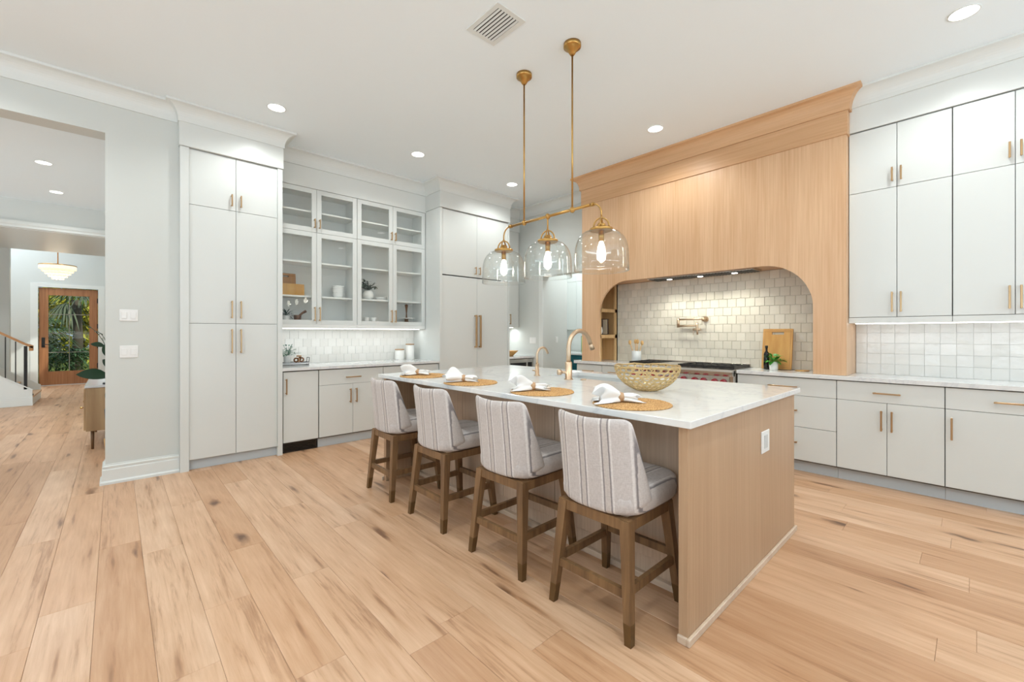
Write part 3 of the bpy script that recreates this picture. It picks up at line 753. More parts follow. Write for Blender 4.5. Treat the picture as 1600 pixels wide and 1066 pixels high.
# pot filler
t = thing('pot_filler', (XW - .012, 2.12, 1.42), 'folding champagne bronze pot filler tap on the tiles above the stove', 'faucet')
def xdisc(mb, x0, x1, y, z, r, n=18): mb.tube([(x0, y, z), (x1, y, z)], r, n); return mb
mb = MB(); xdisc(mb, XW - .024, XW - .012, 2.12, 1.43, .034); xdisc(mb, XW - .075, XW - .024, 2.12, 1.43, .013); mb.build('wall_flange', 'faucet', t)
MB().tube([(XW - .075, 2.12, 1.405), (XW - .075, 2.12, 1.45)], .016, 12).tube([(XW - .075, 2.12, 1.43), (XW - .075, 2.42, 1.43)], .010, 10).build('upper_arm', 'faucet', t)
MB().tube([(XW - .075, 2.42, 1.335), (XW - .075, 2.42, 1.445)], .016, 12).tube([(XW - .075, 2.42, 1.352), (XW - .085, 2.19, 1.352)], .010, 10).build('lower_arm', 'faucet', t)
MB().tube([(XW - .085, 2.19, 1.39), (XW - .085, 2.19, 1.34), (XW - .085, 2.185, 1.29), (XW - .085, 2.185, 1.25)], [.014, .014, .011, .010], 10).build('spout', 'faucet', t)
MB().tube([(XW - .085, 2.15, 1.31), (XW - .085, 2.235, 1.31)], .013, 10).tube([(XW - .088, 2.228, 1.31), (XW - .094, 2.23, 1.245)], .004, 8).build('lever', 'faucet', t)

# things on the range counter
t = thing('cutting_board', (4.93, 1.37, CT), 'large rectangular wooden cutting board leaning on the cream tiles', 'cutting board')
def lean(mb, x0, z0, ang):   # rotate about (x0,*,z0) around Y
    mb.v = [(x0 + (p[0] - x0) * cos(ang) + (p[2] - z0) * sin(ang), p[1], z0 - (p[0] - x0) * sin(ang) + (p[2] - z0) * cos(ang)) for p in mb.v]; return mb
bx = 4.93; AN = .155
mb = MB(); H = .413
mb.box(bx - .02, bx, 1.238, 1.505, CT + .002, CT + H - .06).box(bx - .02, bx, 1.238, 1.505, CT + H - .033, CT + H, bev=.002)
mb.box(bx - .02, bx, 1.238, 1.315, CT + H - .06, CT + H - .033).box(bx - .02, bx, 1.425, 1.505, CT + H - .06, CT + H - .033)
lean(mb, bx, CT, AN).build('board_panel', 'board', t)
gr = MB()
for a in ((1.252, 1.256, CT + .02, CT + H - .02), (1.487, 1.491, CT + .02, CT + H - .02)): gr.box(bx - .0206, bx - .019, a[0], a[1], a[2], a[3])
for z in (CT + .02, CT + H - .02): gr.box(bx - .0206, bx - .019, 1.252, 1.491, z - .002, z + .002)
lean(gr, bx, CT, AN).build('juice_groove', 'board2', t)
t = thing('oil_bottle', (4.87, 1.445, CT), 'slim black oil bottle standing before the leaning cutting board', 'bottle')
MB().lathe(4.87, 1.445, [(.024, CT), (.026, CT + .005), (.026, CT + .15), (.022, CT + .165), (.010, CT + .185), (.010, CT + .22)], 18).build('bottle_body', 'blackg', t)
MB().lathe(4.87, 1.445, [(.013, CT + .215), (.013, CT + .24)], 14).build('stopper', 'black', t)
def potted(name, c, r, h, label, n, ll, lw, leafm, potm='white_c', seed=3, spread=1.0, stem=.06, prof=None):
    t = thing(name, c, label, 'plant'); x, y, z = c; rr = random.Random(seed)
    MB().lathe(x, y, prof or [(r * .85, z), (r * .88, z + .004), (r, z + h), (r * .9, z + h), (r * .85, z + h - .012)], 22, cap=True).build('pot', potm, t)
    MB().lathe(x, y, [(r * .86, z + h - .014), (.001, z + h - .01)], 16, cap=False).build('soil', 'soil', t)
    lm = MB(); st = MB()
    for i in range(n):
        a = rr.uniform(0, 2 * pi); e = rr.uniform(.15, 1.3); d = Vector((cos(a) * cos(e), sin(a) * cos(e), sin(e)))
        b0 = Vector((x, y, z + h - .01)); b1 = b0 + Vector((d.x * spread, d.y * spread, d.z)) * stem * rr.uniform(.5, 1.5)
        st.tube([b0, b0.lerp(b1, .5) + Vector((0, 0, .004)), b1], .0012, 4, cap=False)
        lm.leaf(b1, Vector((d.x * spread, d.y * spread, d.z * .6)), ll * rr.uniform(.7, 1.2), lw * rr.uniform(.8, 1.2), droop=rr.uniform(.2, .7))
    st.build('stems', leafm, t); o = lm.build('leaves', leafm, t); o['kind'] = 'stuff'
    return t
potted('potted_plant', (4.80, 1.36, CT), .042, .085, 'small bright green plant in white pot before the cutting board', 46, .06, .036, 'leaf', seed=4, stem=.055)
tag(MB().lathe(4.88, 1.14, [(.055, CT), (.06, CT + .004), (.06, CT + .008), (.001, CT + .008)], 24).build('coaster', 'utensil', None, (4.88, 1.14, CT)), 'round thin wooden coaster on counter right of cutting board', 'coaster')
t = thing('utensil_crock', (4.83, 2.905, CT), 'pale ceramic crock of wooden utensils left of the stove', 'crock')
MB().lathe(4.83, 2.905, [(.055, CT), (.058, CT + .004), (.058, CT + .145), (.052, CT + .145), (.050, CT + .03), (.001, CT + .03)], 24).build('crock_body', 'grey_c', t)
for i, (dx, dy, top) in enumerate(((.0, .09, .24), (.01, .02, .25), (-.01, -.02, .25), (0, -.075, .235))):
    b0 = Vector((4.83 + dx * .2, 2.905 + dy * .2, CT + .04)); b1 = Vector((4.83 + dx, 2.905 + dy, CT + top))
    u = tag(MB().tube([b0, b1], .005, 8).build('wooden_spoon', 'utensil', None, (4.83, 2.905, CT + .04)), ['wooden spoon leaning left out of the pale crock', 'round-headed wooden spoon upright in the crock', 'flat wooden spatula upright in the crock', 'wooden spoon leaning right out of the pale crock'][i], 'utensil', 'wooden utensils in the crock')
    d_ = (b1 - b0).normalized(); hb = MB().sphere((0, 0, 0), .022, 12, 8, (.35, 1, 1.35)); hb.v = [tuple(Vector(p) + b1 + d_ * .012) for p in hb.v]
    ROOT[u.name] = Vector((4.83, 2.905, CT + .04)); hb.build('spoon_head', 'utensil', u)
# cubby objects
zc = 1.247
tag(MB().lathe(4.72, 3.39, [(.02, zc), (.038, zc + .02), (.045, zc + .055), (.036, zc + .095), (.018, zc + .115), (.017, zc + .14), (.024, zc + .15), (.018, zc + .15), (.012, zc + .12)], 20).build('white_vase', 'white_c', None, (4.72, 3.39, zc)), 'small white vase on the oak shelf in hood pier', 'vase')
t = thing('cream_book', (4.80, 3.43, zc), 'cream book with dark cover edge standing behind the small vase', 'book')
MB().box(4.75, 4.86, 3.44, 3.452, zc, zc + .20).box(4.75, 4.86, 3.478, 3.49, zc, zc + .20).box(4.86, 4.868, 3.44, 3.49, zc, zc + .2).build('cover', 'frame_d', t)
B(4.752, 4.86, 3.452, 3.478, zc + .004, zc + .194).build('pages', 'cream', t)
t = thing('framed_card', (4.90, 3.40, zc), 'upright cream framed card at right of the hood pier shelf', 'frame')
B(4.87, 4.885, 3.36, 3.50, zc, zc + .215).build('frame', 'frame_d', t); B(4.866, 4.87, 3.37, 3.49, zc + .01, zc + .205).build('card', 'cream', t)

# ------------------------------------------------------------------ island
IX0, IX1, IY0, IY1 = 1.70, 3.20, .79, 3.46; IT = .914; ITB = .884
t = thing('kitchen_island', (2.45, 2.12, 0), 'long whitewashed oak kitchen island with stools along one side', 'island')
B(IX0, IX1, IY0, IY0 + .04, 0, ITB, bev=.002).build('end_panel', 'isl_end_shade', t); B(IX0, IX1, IY1 - .04, IY1, 0, ITB, bev=.002).build('end_panel', 'isl_end_shade', t)
MB().box(2.035, 2.06, IY0 + .04, IY1 - .04, 0, ITB).box(3.14, 3.16, IY0 + .04, IY1 - .04, .1, ITB).build('carcass', 'gap', t)
B(2.02, 2.035, IY0 + .04, IY1 - .04, 0, .118).build('plinth', 'isl', t)
ys = [.832, 1.292, 1.772, 2.252, 2.732, 3.08, 3.418]
for a, b in zip(ys[:-1], ys[1:]):
    wide = .003
    B(2.0, 2.033, a + wide / 2, b - wide / 2, .122, ITB - .004, bev=.0015).build('door', 'isl', t)
for a, b in ((.85, 1.75), (1.75, 2.6), (2.6, 3.4)): B(3.16, 3.18, a, b - .003, .11, ITB - .004, bev=.0015).build('cabinet_front', 'isl', t)
for (x0, x1, y0, y1) in ((IX0 - .014, IX1 + .014, IY0 - .014, IY0), (IX0 - .014, IX0, IY0, IY0 + .04), (IX0 - .014, IX1 + .014, IY1, IY1 + .014), (1.988, 2.02, IY0 + .04, IY1 - .04), (IX1, IX1 + .014, IY0, IY0 + .05)):
    B(x0, x1, y0, y1, 0, .032, bev=.003).build('shoe_moulding', 'islh', t)
# slab with sink cut-out
SX0, SX1, SY0, SY1 = 2.66, 3.08, 1.62, 2.44
def slab():
    mb = MB(); xs = [1.665, SX0, SX1, 3.225]; yy = [.762, SY0, SY1, 3.50]
    vs = [(x, y, z) for z in (ITB, IT) for x in xs for y in yy]; I = lambda i, j, k: k * 16 + i * 4 + j; fs = []
    for i in range(3):
        for j in range(3):
            if i == 1 and j == 1: continue
            fs.append((I(i, j, 1), I(i + 1, j, 1), I(i + 1, j + 1, 1), I(i, j + 1, 1))); fs.append((I(i, j, 0), I(i, j + 1, 0), I(i + 1, j + 1, 0), I(i + 1, j, 0)))
    for i in range(3):
        fs.append((I(i, 0, 0), I(i + 1, 0, 0), I(i + 1, 0, 1), I(i, 0, 1))); fs.append((I(i, 3, 0), I(i, 3, 1), I(i + 1, 3, 1), I(i + 1, 3, 0)))
        fs.append((I(0, i, 0), I(0, i, 1), I(0, i + 1, 1), I(0, i + 1, 0))); fs.append((I(3, i, 0), I(3, i + 1, 0), I(3, i + 1, 1), I(3, i, 1)))
    for a in ((1, 1, 2, 1), (2, 1, 2, 2), (2, 2, 1, 2), (1, 2, 1, 1)): fs.append((I(a[0], a[1], 0), I(a[2], a[3], 0), I(a[2], a[3], 1), I(a[0], a[1], 1)))
    mb.add(vs, fs); return mb
o = slab().build('countertop', 'quartz', None, (2.45, 2.12, IT)); tag(o, 'large veined white quartz slab topping the island', 'countertop')
bm_ = o.modifiers.new('edge', 'BEVEL'); bm_.width = .002; bm_.segments = 1; bm_.limit_method = 'ANGLE'
t = thing('sink', (2.87, 2.03, ITB), 'undermount white sink set in the island countertop', 'sink')
zb = ITB - .22; ZT = ITB - .0005
MB().box(SX0 - .02, SX0, SY0 - .02, SY1 + .02, zb, ZT).box(SX1, SX1 + .02, SY0 - .02, SY1 + .02, zb, ZT).box(SX0, SX1, SY0 - .02, SY0, zb, ZT).box(SX0, SX1, SY1, SY1 + .02, zb, ZT).box(SX0 - .02, SX1 + .02, SY0 - .02, SY1 + .02, zb - .01, zb).build('basin', 'grey_c', t)
MB().lathe(2.87, 2.03, [(.045, zb + .001), (.045, zb + .004), (.02, zb + .003)], 18).build('drain', 'steel', t)
# faucets
def arc(cx, y, z0, R, x_sign, h, r0, r1, tail):
    pts = [(cx, y, z0), (cx, y, z0 + h * .5), (cx, y, z0 + h)]
    for i in range(1, 15):
        a = pi - i / 14 * pi * .86; pts.append((cx + R + R * cos(a), y, z0 + h + R * sin(a)))
    l = Vector(pts[-1]) - Vector(pts[-2]); l.normalize(); pts.append(tuple(Vector(pts[-1]) + l * tail)); return pts
t = thing('kitchen_faucet', (2.53, 2.10, IT), 'tall champagne bronze gooseneck faucet on the island', 'faucet')
MB().lathe(2.53, 2.10, [(.034, IT), (.034, IT + .004), (.026, IT + .006), (.026, IT + .13), (.022, IT + .135)], 24).build('body', 'faucet', t)
pts = arc(2.53, 2.10, IT + .13, .135, 1, .105, 0, 0, .03)
MB().tube(pts, .017, 14).build('spout', 'faucet', t)
e_ = Vector(pts[-1]); dd = (Vector(pts[-1]) - Vector(pts[-2])).normalized()
MB().tube([e_, e_ + dd * .05], [.0175, .020], 14).build('spray_head', 'faucet', t)
MB().tube([(2.53, 2.10, IT + .055), (2.485, 2.135, IT + .055)], .011, 12).tube([(2.485, 2.135, IT + .055), (2.462, 2.153, IT + .055)], .021, 16).build('handle', 'faucet', t)
t = thing('beverage_faucet', (2.57, 2.47, IT), 'smaller bronze gooseneck tap on the island, left of the tall faucet', 'faucet')
MB().lathe(2.57, 2.47, [(.026, IT), (.026, IT + .004), (.017, IT + .006), (.015, IT + .10)], 20).build('body', 'faucet', t)
pts = arc(2.57, 2.47, IT + .10, .065, 1, .065, 0, 0, .015)
MB().tube(pts, .010, 12).build('spout', 'faucet', t)
MB().tube([(2.57, 2.47, IT + .04), (2.54, 2.495, IT + .045)], .007, 10).build('handle', 'faucet', t)
tag(MB().lathe(2.575, 1.995, [(.022, IT), (.022, IT + .007), (.016, IT + .010), (.001, IT + .010)], 20).build('air_switch', 'faucet', None, (2.575, 1.995, IT)), 'small round metal button on the island beside the tall faucet', 'button')
# outlet on the island end
t = thing('island_outlet', (2.63, IY0, .667), 'white electrical outlet on the end panel of island', 'outlet')
B(2.568, 2.695, IY0 - .006, IY0, .608, .728, bev=.003).build('cover_plate', 'plastic', t); B(2.605, 2.658, IY0 - .009, IY0 - .006, .632, .705, bev=.002).build('socket', 'grey_c', t)

# placemats with napkins
def placemat(x, y, i):
    lb = ['round seagrass placemat nearest the camera', 'round seagrass placemat second from the camera', 'round seagrass placemat second from the far end of island', 'round seagrass placemat at the far end of island'][i]
    R = .19; prof = []; nring = 15
    for k_ in range(nring):
        r0 = R * (1 - k_ / nring); rm = R * (1 - (k_ + .5) / nring)
        prof += [(r0, IT + .0035), (rm, IT + .0085)]
    prof = [(R - .002, IT + .0005)] + prof + [(.001, IT + .006)]
    mb = MB(); n = 72; mb.lathe(x, y, prof, n)
    r_ = random.Random(i); mb.v = [(p[0] + r_.uniform(-.0012, .0012), p[1] + r_.uniform(-.0012, .0012), p[2] + (r_.uniform(-.001, .0015) if p[2] > IT + .002 else 0)) for p in mb.v]
    o = mb.build('placemat', 'woven', None, (x, y, IT)); tag(o, lb, 'placemat', 'placemats on the island')
    # napkin: pleated cloth gathered through a wooden ring
    ux, uy = .734, -.679
    zc = IT + .034; r2 = random.Random(40 + i); ph = r2.uniform(0, 6)
    bx_, by_ = x - .03, y + .045
    def sheet(sgn, length, wide, high, seed, n=72, m_=14):
        rr = random.Random(seed); vs = []; fs = []; ph1, ph2 = rr.uniform(0, 6), rr.uniform(0, 6)
        for j in range(m_ + 1):
            s_ = j / m_; w_ = .016 + (wide - .016) * s_ ** .8; hh = .014 + (high - .014) * sin(pi * min(1, s_ * .62 + .06)) ** 1.0
            for i_ in range(n):
                a = 2 * pi * i_ / n
                pl = 1 + (.10 + .30 * s_) * sin(5 * a + ph1 + 1.1 * s_) + .16 * s_ * sin(9 * a + ph2 - 2 * s_)
                c_ = cos(a) * w_ * pl; hgt = sin(a) * hh * pl
                along = length * s_ * (1 + .20 * sin(3 * a + ph2) * s_ + .10 * sin(7 * a + ph1) * s_)
                zz = zc - (zc - IT - .030) * s_ + hgt - .008 * s_
                zz = max(zz, IT + .0105 + .003 * abs(sin(6 * a + ph1)))
                vs.append((bx_ + ux * sgn * along - uy * c_, by_ + uy * sgn * along + ux * c_, zz))
        for j in range(m_):
            for i_ in range(n):
                k2 = (i_ + 1) % n; fs.append((j * n + i_, j * n + k2, (j + 1) * n + k2, (j + 1) * n + i_))
        # crumpled tuck closing the open end
        base = m_ * n; cx = sum(vs[base + q][0] for q in range(n)) / n; cy = sum(vs[base + q][1] for q in range(n)) / n
        for q in range(n):
            p = vs[base + q]; vs.append((p[0] + (cx - p[0]) * .55 - ux * sgn * .02, p[1] + (cy - p[1]) * .55 - uy * sgn * .02, max(IT + .011, p[2] * .6 + (IT + .02) * .4)))
        for i_ in range(n): k2 = (i_ + 1) % n; fs.append((base + i_, base + k2, base + n + k2, base + n + i_))
        fs.append(tuple(base + n + q for q in range(n)))
        return vs, fs
    nb = MB(); nb.add(*sheet(-1, .115, .062, .062, 60 + i), smooth=True); nb.add(*sheet(1, .088, .036, .022, 80 + i), smooth=True)
    nt_ = thing('napkin', (bx_, by_, IT + .0095), ['crumpled white napkin in a wooden ring on the nearest placemat', 'crumpled white napkin in a wooden ring on second-nearest placemat', 'crumpled white napkin in a wooden ring on third placemat', 'crumpled white napkin in a wooden ring on the farthest placemat'][i], 'napkin', 'napkins on the placemats')
    nb.build('cloth', 'linen', nt_)
    rg = MB(); n = 20; vs = []; fs = []
    for (rr_, al) in ((.018, -.014), (.022, -.014), (.024, 0), (.022, .014), (.018, .014)):
        for q in range(n):
            a = 2 * pi * q / n; vs.append((bx_ + ux * al - uy * rr_ * cos(a), by_ + uy * al + ux * rr_ * cos(a), zc + rr_ * sin(a)))
    for j in range(5):
        for q in range(n): k2 = (q + 1) % n; j2 = (j + 1) % 5; fs.append((j * n + q, j * n + k2, j2 * n + k2, j2 * n + q))
    rg.add(vs, fs, True); rg.build('napkin_ring', 'ring', nt_)
for i, (x, y) in enumerate(((1.868, 1.150), (1.868, 1.755), (1.842, 2.420), (1.858, 3.075))): placemat(x, y, i)

# gold wire bowl
BX, BY = 2.40, 1.372
t = thing('openwork_bowl', (BX, BY, IT), 'large pale gold openwork bowl on the island', 'bowl')
def bprofile(s_):   # s 0 bottom .. 1 rim -> radius, height
    return .055 + .138 * sin(s_ * pi / 2) ** .92, .004 + .146 * s_ ** 1.35
MB().lathe(BX, BY, [(.058, IT), (.060, IT + .004), (.056, IT + .008), (.001, IT + .006)], 28).build('base', 'goldwire', t)
lat = MB(); rows = 7; rr = random.Random(2)
for j in range(rows):
    s0 = .02 + .96 * j / rows; s1 = .02 + .96 * (j + 1) / rows; sm = (s0 + s1) / 2
    r_, h_ = bprofile(sm); n_c = 24
    for i in range(n_c):
        a0 = 2 * pi * (i + (j % 2) * .5) / n_c; da = pi / n_c * 1.03; pts = []
        for q in range(9):
            g_ = 2 * pi * q / 8; aa = a0 + da * cos(g_); ss = min(1, max(0, sm + (s1 - s0) * .54 * sin(g_))); r3, h3 = bprofile(ss)
            pts.append((BX + r3 * cos(aa), BY + r3 * sin(aa), IT + h3))
        lat.tube(pts, .0034, 4, cap=False)
lat.build('lattice', 'goldwire', t)
r_, h_ = bprofile(1.0)
MB().tube([(BX + r_ * cos(2 * pi * i / 40), BY + r_ * sin(2 * pi * i / 40), IT + h_ + .003 * sin(i * 1.3)) for i in range(41)], .0045, 6, cap=False).build('rim', 'goldwire', t)

# ------------------------------------------------------------------ stools
def make_stool(loc, label):
    t = thing('counter_stool', loc, label, 'stool', 'counter stools along the island')
    lx, ly, lz = loc
    P = lambda x, y, z: (lx + x, ly + y, z)
    # seat faces +X (towards island); back on the -X side
    for sx, fx, tx in ((-1, -.213, -.170), (1, .213, .160)):
        for sy in (-1, 1):
            fy, ty = .205 * sy, .166 * sy
            zt = .482; zc_ = .085
            lerp = lambda z: (fx + (tx - fx) * z / zt, fy + (ty - fy) * z / zt)
            a = lerp(0); c = lerp(zc_); e = lerp(zt)
            lg = MB().beam(P(c[0], c[1], zc_), P(e[0], e[1], zt), .034, .034, .046, .046).build('leg', 'stool', t)
            MB().beam(P(a[0], a[1], 0), P(c[0], c[1], zc_), .030, .030, .0345, .0345).build('leg_cap', 'cap', lg)
    at = lambda sx, sy, z: ((-.213 + .043 * z / .482) if sx < 0 else (.213 - .053 * z / .482), (.205 - .039 * z / .482) * sy)
    for (a, b, z, h) in (((-1, -1), (-1, 1), .19, .036), ((1, -1), (1, 1), .235, .036), ((-1, -1), (1, -1), .205, .036), ((-1, 1), (1, 1), .205, .036)):
        p = at(*a, z); q = at(*b, z); MB().bar(P(p[0], p[1], z), P(q[0], q[1], z), .022, h).build('stretcher', 'stool', t)
    MB().box(lx - .19, lx + .18, ly - .188, ly - .158, .440, .486).box(lx - .19, lx + .18, ly + .158, ly + .188, .440, .486).box(lx - .19, lx - .155, ly - .158, ly + .158, .440, .486).box(lx + .145, lx + .18, ly - .158, ly + .158, .440, .486).build('apron', 'stool', t)
    MB().lathe(lx, ly, [(.13, .486), (.13, .496)], 24).build('swivel_plate', 'black', t)
    # seat cushion
    n = 14; vs = []; fs = []
    def sec(z, ins, nn=40):
        out = []
        for i in range(nn):
            a = 2 * pi * i / nn; c, s_ = cos(a), sin(a); e = 4.2
            k_ = (abs(c) ** e + abs(s_) ** e) ** (-1 / e)
            out.append(((.240 - ins) * c * k_ + .035, (.214 - ins) * s_ * k_, z))
        return out
    lev = [(.494, .03), (.498, .012), (.515, .002), (.55, 0), (.583, .003), (.602, .018), (.611, .05), (.616, .11), (.618, .17)]
    mb = MB(); nn = 40
    for z, ins in lev: vs += [P(*q) for q in sec(z, ins)]
    fs = [(k_ * nn + i, k_ * nn + (i + 1) % nn, (k_ + 1) * nn + (i + 1) % nn, (k_ + 1) * nn + i) for k_ in range(len(lev) - 1) for i in range(nn)]
    fs += [tuple(range(nn))[::-1], tuple((len(lev) - 1) * nn + i for i in range(nn))]
    mb.add(vs, fs, True).build('seat', 'fabric', t)
    # curved back: grid over width u and height v, with thickness
    nu, nv = 22, 16; vs = []
    def pt(u, v, side):
        # u -1..1, v 0..1 ; rounded bottom corners and top corners
        z = .492 + .418 * v
        hw = .224 - .025 * v
        # corner rounding by superellipse on height
        au = abs(u)
        zb = .492 + .055 * max(0, (au - .62) / .38) ** 2.2
        zt = .914 - .016 * max(0, (au - .84) / .16) ** 2.2 - .010 * (1 - au) ** 1
        z = zb + (zt - zb) * v
        lean_ = -.212 + .06 * 0 + (-.040) * (v - .0) ** 1.2
        wrap = (.052 + .040 * (1 - v)) * au ** 2.8
        x = lean_ + wrap + .03 * max(0, .12 - v) / .12 * 0
        th = .045 * (1 - .15 * v)
        edge = max(au, abs(2 * v - 1) ** 1.0 if v > .5 else 0)
        y = hw * u
        if side:  # front surface
            k_ = 1 - max(0, (edge - .86) / .14) ** 2 * .55
            return P(x + th * k_ + (.012 + .060 * (1 - v)) * au ** 3, y * (.965), z - .012 * (1 if v > .9 else 0) * (v - .9) / .1 * .5)
        k_ = max(0, (edge - .88) / .12) ** 2
        return P(x + .010 * k_, y, z)
    for side in (0, 1):
        for j in range(nv + 1):
            for i in range(nu + 1): vs.append(pt(-1 + 2 * i / nu, j / nv, side))
    fs = []; S = (nu + 1) * (nv + 1); I = lambda i, j, s_: s_ * S + j * (nu + 1) + i
    for j in range(nv):
        for i in range(nu):
            fs.append((I(i, j, 0), I(i + 1, j, 0), I(i + 1, j + 1, 0), I(i, j + 1, 0))); fs.append((I(i, j, 1), I(i, j + 1, 1), I(i + 1, j + 1, 1), I(i + 1, j, 1)))
    for i in range(nu): fs.append((I(i, 0, 0), I(i, 0, 1), I(i + 1, 0, 1), I(i + 1, 0, 0))); fs.append((I(i, nv, 0), I(i + 1, nv, 0), I(i + 1, nv, 1), I(i, nv, 1)))
    for j in range(nv): fs.append((I(0, j, 0), I(0, j + 1, 0), I(0, j + 1, 1), I(0, j, 1))); fs.append((I(nu, j, 0), I(nu, j, 1), I(nu, j + 1, 1), I(nu, j + 1, 0)))
    bo = MB().add(vs, fs, True).build('backrest', 'fabric', t)
    md = bo.modifiers.new('soft', 'SUBSURF'); md.levels = 1; md.render_levels = 1
    return t
s0 = make_stool((1.74, 1.155, 0), 'striped linen counter stool nearest the camera')
for y, lb, rz in ((1.785, 'striped linen counter stool second from the camera', .02), (2.49, 'striped linen counter stool second from the far end', .0), (3.17, 'striped linen counter stool at the far end of island', -.02)):
    dup(s0, (1.738, y, 0), rz, lb)

# ------------------------------------------------------------------ pendant fixture
PX = 2.405; ZB = 2.15
t = thing('island_pendant', (PX, 2.20, CEIL), 'brass linear pendant with three clear glass dome shades above the island', 'pendant light')
MB().tube([(PX, 2.62, ZB), (PX, 1.785, ZB)], .0105, 12).tube([(PX, 2.6, ZB), (PX, 2.63, ZB)], .014, 12).tube([(PX, 1.80, ZB), (PX, 1.775, ZB)], .014, 12).build('crossbar', 'brass', t)
for y in (2.455, 1.962):
    MB().lathe(PX, y, [(.0065, ZB), (.0065, CEIL - .07)], 10).build('rod', 'brass', t)
    MB().lathe(PX, y, [(.012, CEIL - .085), (.02, CEIL - .075), (.045, CEIL - .03), (.062, CEIL - .028), (.062, CEIL - .0005)], 28).build('canopy', 'brass', t)
    MB().sphere((PX, y, ZB), .021, 8, 6, (1, 1, 1.1)).build('joint', 'brass', t)
MB().sphere((PX, 2.20, ZB), .021, 8, 6, (1, 1, 1.1)).build('joint', 'brass', t)
ZC = 1.958
for k_, y in enumerate((2.70, 2.20, 1.712)):
    stem = MB()
    if k_ == 1: stem.tube([(PX, y, ZB), (PX, y, ZC + .09)], .006, 8)
    else:
        s_ = 1 if k_ == 0 else -1; ye = y - s_ * .075
        stem.tube([(PX, ye, ZB)] + [(PX, ye + s_ * .075 * sin(a * pi / 16), ZB - .075 * (1 - cos(a * pi / 16))) for a in range(1, 9)] + [(PX, y, ZC + .09)], .006, 8)
    stem.sphere((PX, y, ZC + .088), .011, 8, 6); stem.build('stem', 'brass', t)
    yo = MB()
    for q in (0, pi / 2):
        dx, dy = cos(q + .5), sin(q + .5)
        yo.tube([(PX + dx * .052 * cos(a) * (1 if True else 0), y + dy * .052 * cos(a), ZC + .022 + .062 * sin(a)) for a in [i * pi / 12 for i in range(13)]], .0055, 8)
    yo.build('yoke', 'brass', t)
    MB().lathe(PX, y, [(.075, ZC - .004), (.078, ZC), (.078, ZC + .012), (.06, ZC + .016), (.03, ZC + .018), (.03, ZC + .036), (.024, ZC + .048), (.001, ZC + .054)], 28).build('shade_cap', 'brass', t)
    MB().lathe(PX, y, [(.018, ZC - .075), (.02, ZC - .004)], 16).build('socket', 'brass', t)
    MB().lathe(PX, y, [(.001, ZC - .175), (.012, ZC - .168), (.024, ZC - .145), (.026, ZC - .12), (.016, ZC - .09), (.012, ZC - .076)], 16).build('bulb', 'bulb', t)
    lamp('pendant_bulb', 'POINT', (PX, y, ZC - .135), 5, (1, .93, .82), shadow_soft_size=.03)
    pr = [(.073, ZC - .004), (.092, ZC - .010)]
    for a in range(1, 11):
        g_ = a / 10 * pi / 2; pr.append((.088 + .091 * sin(g_), ZC - .010 - .145 * (1 - cos(g_))))
    pr += [(.180, ZC - .18), (.1815, ZC - .225), (.182, ZC - .272)]
    inner = [(r_ - .003, z + (.002 if i > 0 else 0)) for i, (r_, z) in enumerate(pr)][::-1]
    MB().lathe(PX, y, pr + inner, 56, cap=False).build('glass_shade', 'shade', t)
    MB().lathe(PX, y, [(.1785, ZC - .2725), (.1825, ZC - .2725), (.1828, ZC - .270), (.1785, ZC - .2695)], 56, cap=False).build('shade_rim', 'shade', t)

# ------------------------------------------------------------------ downlights and vent
DL = [(1.09, 4.361, 'downlight before the tall pantry cabinet'), (2.574, 4.383, 'downlight before the glass-door cabinets'), (4.052, 4.377, 'downlight before the refrigerator'),
      (4.018, 2.202, 'downlight before the middle of the oak hood'), (4.03, .05, 'downlight at the upper right corner of the view'),
      (-.636, 7.683, 'nearer of two downlights in the hall ceiling'), (-.631, 9.152, 'farther of two downlights in the hall ceiling')]
HID = [(1.09, 2.2), (1.09, .05), (2.57, .05), (-.9, 4.2), (-.9, 2.2), (-.9, .05), (1.09, -2.1), (-2.2, 7.7), (4.03, -2.1), (-2.2, 9.15)]
d0 = None
for i, q in enumerate(DL + HID):
    x, y = q[0], q[1]; hid = len(q) == 2
    if not hid:
        if d0 is None:
            d0 = thing('downlight', (x, y, CEIL), 'round recessed white ' + q[2], 'light', 'recessed ceiling downlights')
            MB().lathe(x, y, [(.078, CEIL - .001), (.078, CEIL - .006), (.070, CEIL - .006), (.070, CEIL - .001)], 32, cap=False).build('trim_ring', 'trim', d0)
            MB().lathe(x, y, [(.070, CEIL - .003), (.001, CEIL - .003)], 32, cap=False).build('lens', 'lamp', d0)
        else: dup(d0, (x, y, CEIL), 0, 'round recessed white ' + q[2])
    lamp('downlight_beam', 'SPOT', (x, y, CEIL - .02), (74 if y < 5 else 110), (1, .965, .90), spot_size=radians(152), spot_blend=.6, shadow_soft_size=.06)
t = thing('ceiling_vent', (1.88, 2.195, CEIL), 'white slatted air vent in the kitchen ceiling', 'vent')
vx0, vx1, vy0, vy1 = 1.757, 2.002, 2.028, 2.358; fw = .033
MB().box(vx0, vx0 + fw, vy0, vy1, CEIL - .006, CEIL - .0005).box(vx1 - fw, vx1, vy0, vy1, CEIL - .006, CEIL - .0005).box(vx0 + fw, vx1 - fw, vy0, vy0 + fw, CEIL - .006, CEIL - .0005).box(vx0 + fw, vx1 - fw, vy1 - fw, vy1, CEIL - .006, CEIL - .0005).build('frame', 'trim', t)
B(vx0 + fw, vx1 - fw, vy0 + fw, vy1 - fw, CEIL - .0015, CEIL - .0004).build('backing', 'black', t)
